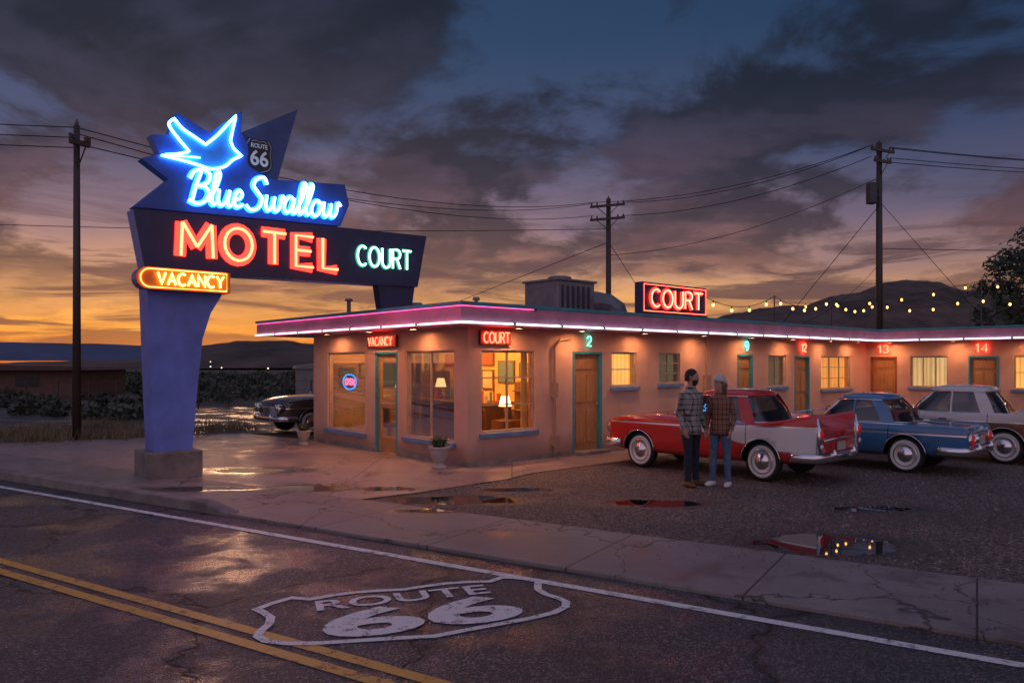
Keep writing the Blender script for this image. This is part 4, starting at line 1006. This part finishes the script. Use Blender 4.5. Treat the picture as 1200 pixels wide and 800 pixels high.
    if not fem:
        cap(-.06,.075,1.07)
        mb.obj('hair',hairm,e,smooth=True)
        mb=MB(); mb.rings([[HP(.068*rx*math.cos(R(a)),.012+.088*rx*math.sin(R(a)),z) for a in range(5,176,10)] for z,rx in [(-.045,1.02),(-.07,1.0),(-.1,.9),(-.135,.62),(-.14,.3)]],caps=False,closed_ring=False)
        mb.tube([HP(-.03,.09,-.048),HP(0,.102,-.045),HP(.03,.09,-.048)],.007,6)
        mb.obj('beard',hairm,e,smooth=True,fixn=False)
    else:
        cap(-.10,.07,1.05)
        for k_ in range(9):
            a=R(190+k_*20); x,y=.068*math.cos(a),.075*math.sin(a)-.01
            mb.tube([HP(x*.9,y,.0),HP(x*1.1,y*1.05,-.08),HP(x*1.1,y*1.0,-.15),HP(x*.9,y*.9-.01,-.21)],[.024,.026,.021,.007],8)
        mb.obj('hair',hairm,e,smooth=True)
        mb=MB(); rg=[]
        for z,q in [(.025,1.08),(.03,1.17),(.07,1.15),(.10,.98),(.125,.72),(.142,.38),(.147,.05)]:
            rg.append([HP(.08*q*math.cos(2*math.pi*j/24),.10*q*math.sin(2*math.pi*j/24)-.01,z-(.0 if math.sin(2*math.pi*j/24)>0 else .07*q*abs(math.sin(2*math.pi*j/24)))) for j in range(24)])
        mb.rings(rg); mb.obj('knit_hat',capm,e,smooth=True)
    return e
P1=plaid('plaid_man',(.36,.33,.29),(.018,.018,.02),(.6,.55,.5),12); P2=plaid('plaid_woman',(.32,.12,.065),(.03,.02,.02),(.5,.32,.2),12)
hairM=mat('hair_dark',(.022,.014,.01),.6,0,.4,30,.5,60); hairW=mat('hair_brown',(.14,.07,.04),.6,0,.4,30,.5,60)
def fyaw(dx,dy): return math.atan2(dy,dx)-math.pi/2
person('man',(2.77,11.66,0),fyaw(.55,-.8),1.80,False,P1,fabric('dark_jeans',(.022,.025,.04)),mat('boots',(.12,.05,.025),.6),hairM,R(38),None,
       ((.235,-.03,1.13),(.235,.07,.89)),((-.235,-.03,1.13),(-.23,.08,.89)))
person('woman',(3.22,11.64,0),fyaw(-.6,-.75),1.70,True,P2,fabric('blue_jeans',(.09,.15,.25)),mat('white_sneakers',(.7,.67,.62),.6),hairW,R(-36),mat('hat_wool',(.62,.59,.54),.95,0,.3,30,.8,80),
       ((.215,-.03,1.13),(.215,.09,.90)),((-.215,-.05,1.14),(-.215,.08,.92)))
# ------------------------------------------------------------ planters
M_urn=mat('urn_stone',(.45,.39,.35),.8,0,.2,6,.3,40)
M_leaf=mat('leaf',(.06,.09,.035),.7,0,.5,6); M_leafd=mat('leaf_dark',(.028,.038,.02),.8,0,.5,3)
def planter(loc,s):
    e=empty('planter_urn',loc); e.scale=(s,s,s)
    mb=MB(); mb.lathe([(.14,0),(.14,.03),(.10,.05),(.07,.09),(.09,.12),(.15,.2),(.18,.32),(.19,.36),(.215,.38),(.215,.41),(.18,.41),(.16,.36),(.02,.35)],(0,0,0),24); mb.obj('urn',M_urn,e,smooth=True)
    mb=MB()
    for i in range(90):
        a=random.random()*6.28; l=random.uniform(.1,.28); t=random.uniform(.2,1); x,y=math.cos(a),math.sin(a)
        r0=random.uniform(0,.1); p0=Vector((x*r0,y*r0,.37)); p1=p0+Vector((x*l*t*.6,y*l*t*.6,l*.8)); p2=p0+Vector((x*l*t,y*l*t,l*.8-.05*t)); sd=Vector((-y,x,0))*.012
        mb.add([p0-sd,p0+sd,p1+sd*1.5,p1-sd*1.5,p2],[(0,1,2,3),(3,2,4)])
    mb.obj('plant',M_leaf,e,fixn=False)
planter(place(-.45,.25)[:2]+(.012,),.95); planter(place(-.5,5.5)[:2]+(.012,),.8)
# ------------------------------------------------------------ vegetation
def leafcloud(mb,c,r,n,size,sz=.8,mi=0):
    c=Vector(c)
    for i in range(n):
        while True:
            q=Vector((random.uniform(-1,1),random.uniform(-1,1),random.uniform(-1,1)))
            if .25<q.length<1: break
        p=c+Vector((q.x*r,q.y*r,q.z*r*sz)); a=Vector((random.gauss(0,1),random.gauss(0,1),random.gauss(0,1))).normalized(); b=a.orthogonal().normalized(); s=size*random.uniform(.5,1.3)
        mb.add([p-a*s,p+b*s*.45,p+a*s,p-b*s*.45],[(0,1,2,3)],mi)
def tree(name,x,y,h,r,n=60,dens=70,size=.14):
    e=empty(name,(x,y,0)); mb=MB(); lf=MB()
    mb.tube([(0,0,-.1),(.1,0,h*.25),(-.05,.1,h*.5),(0,0,h*.8)],[r*.13,r*.1,r*.07,r*.02],10)
    for i in range(n):
        a=random.random()*6.28; z=random.uniform(.35,1)*h; rr=r*math.sqrt(max(.05,1-((z/h-.6)/.45)**2))*random.uniform(.4,1)
        tip=Vector((rr*math.cos(a),rr*math.sin(a),z)); st=Vector((0,0,h*random.uniform(.25,.5)))
        if i%3==0: mb.tube([st,st.lerp(tip,.5)+Vector((0,0,.15)),tip],[r*.035,r*.02,.01],6)
        leafcloud(lf,tip,random.uniform(.25,.5)*r*.55,dens,size,mi=random.randint(0,1))
    mb.obj('trunk_limbs',M_pole,e,smooth=True); lf.obj('foliage',[M_leaf,M_leafd],e,fixn=False)
random.seed(21)
tree('tree',20.4,30.5,6.3,2.3)
tree('tree',24.3,33.5,7.8,2.8)
mb=MB(); random.seed(5)
for i in range(320):
    d=random.uniform(24,110); px=random.uniform(-.72,-.16); x=px*d
    if d<34 and x>-12: continue
    r=random.uniform(.2,.6)*(1+d/90)
    for k_ in range(4): leafcloud(mb,(x+random.uniform(-1.2,1.2)*r,d+random.uniform(-.5,.5)*r,r*.3),r*.6,22,.09+d*.0022,.6,random.randint(0,1))
mb.obj('desert_shrubs',[mat('sage',(.09,.10,.065),.9,0,.4,.5),M_leafd],fixn=False)
mb=MB()
for i in range(3600):
    cx,cy=random.choice([(-10.2,18.9),(-11.4,18.4),(-9.2,19.8),(-12.6,20),(-14,19.2),(-16.5,20.5),(-8.3,21.5),(-12,22)])
    x=random.gauss(cx,.55); y=random.gauss(cy,.35); h=random.uniform(.12,.4); a=random.random()*6.28; dx,dy=math.cos(a)*.012,math.sin(a)*.012; l=random.gauss(0,.1)
    mb.add([(x-dx,y-dy,-.02),(x+dx,y+dy,-.02),(x+l,y+random.gauss(0,.1),h)],[(0,1,2)])
mb.obj('dry_grass',mat('dry_grass_blades',(.22,.17,.09),.9,0,.4),fixn=False)
# ------------------------------------------------------------ background buildings, hills
bg_=empty('distant_low_building',(-27,41,0),R(8))
mb=MB(); mb.box(-9,3.2,0,7,-.1,1.5); mb.obj('walls',mat('far_wall',(.16,.09,.07),.8,0,.2),bg_)
mb=MB(); mb.prism([(-9.8,1.5),(3.9,1.5),(3.6,1.7),(-9.5,1.95)],-.8,7.5); mb.obj('roof',mat('far_roof',(.12,.07,.06),.95),bg_)
mb=MB()
for x in (-7,-3.5,0): mb.box(x,x+1.2,-.03,-.003,.6,1.25)
mb.obj('windows',mat('far_win',(.02,.02,.02),.2),bg_)
sh=empty('storage_shed',(-9.6,38,0),R(20)); mb=MB(); mb.box(-1.2,1.2,-1,1,-.1,1.6); mb.prism([(-1.35,1.6),(1.35,1.6),(1.3,1.75),(0,1.9),(-1.3,1.75)],-1.1,1.1); mb.obj('shell',mat('shed',(.24,.22,.22),.7),sh)
mb=MB(); mb.box(-.45,.45,-1.02,-1.003,0,1.4); mb.obj('shed_door',M_darkmetal,sh)
fn=empty('wire_fence',(0,0,0)); mb=MB()
for i in range(26):
    p=Vector((-34+i*1.15,30+.12*i+.2*math.sin(i),0)); mb.tube([p,p+Vector((0,0,1.15))],.035,6)
    if i<25:
        q=Vector((-34+(i+1)*1.15,30+.12*(i+1)+.2*math.sin(i+1),0))
        for z in (.4,.75,1.1): mb.tube([p+Vector((0,0,z)),q+Vector((0,0,z))],.008,4)
mb.obj('posts_wires',M_pole,fn,fixn=False)
def ridge(name,dist,pts,depth,mt,seed,rough=.12,n=140,fs_=14):
    mb=MB(); vs=[]; rows=9
    a0,a1=pts[0][0],pts[-1][0]
    for i in range(n+1):
        a=a0+(a1-a0)*i/n
        for (p,q) in zip(pts,pts[1:]):
            if p[0]<=a<=q[0]+1e-9: t=(a-p[0])/(q[0]-p[0]); t=t*t*(3-2*t); h=p[1]*(1-t)+q[1]*t; break
        for j in range(rows):
            s=j/(rows-1); d=dist-depth*.5+depth*s; prof=math.sin(math.pi*min(1,s*.9+.02))**.8
            f=noise.fractal(Vector((a*fs_+seed,s*3,seed)),1.0,2.1,6)
            vs.append((a*d,d,max(-1,h*prof*(1+rough*f*1.6)-.5)))
    fs=[(i*rows+j,(i+1)*rows+j,(i+1)*rows+j+1,i*rows+j+1) for i in range(n) for j in range(rows-1)]
    mb.add(vs,fs); return mb.obj(name,mt,smooth=True,fixn=False)
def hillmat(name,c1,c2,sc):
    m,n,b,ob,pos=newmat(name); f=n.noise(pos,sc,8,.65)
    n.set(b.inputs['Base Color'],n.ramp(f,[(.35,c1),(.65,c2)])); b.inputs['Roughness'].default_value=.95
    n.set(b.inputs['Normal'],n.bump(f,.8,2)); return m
HM=hillmat('mesa_rock',(.05,.037,.03),(.15,.10,.075),.06)
ridge('mesa_hill',260,[(-.75,2),(-.55,3),(-.44,4),(-.415,8.5),(-.36,9.5),(-.30,10),(-.26,9.5),(-.22,9),(-.15,7),(-.05,4)],120,HM,3,.07)
ridge('hills',420,[(.1,8),(.22,22),(.30,31),(.38,35),(.44,40),(.50,44),(.56,46),(.60,42),(.66,40),(.75,36),(.9,30)],200,HM,8,.07,fs_=9)
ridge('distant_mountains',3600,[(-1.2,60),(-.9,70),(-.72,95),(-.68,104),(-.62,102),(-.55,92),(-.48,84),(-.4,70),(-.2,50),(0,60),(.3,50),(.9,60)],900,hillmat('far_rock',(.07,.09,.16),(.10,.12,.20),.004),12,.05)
mb=MB()
for (x,y,z) in [(-24,60,1.6),(-23.5,61,1.5),(-30,75,2),(-17.8,55,1.5)]: mb.sphere((x,y,z),.05,6)
mb.obj('distant_house_lights',emat('far_light',(1,.8,.6),3))
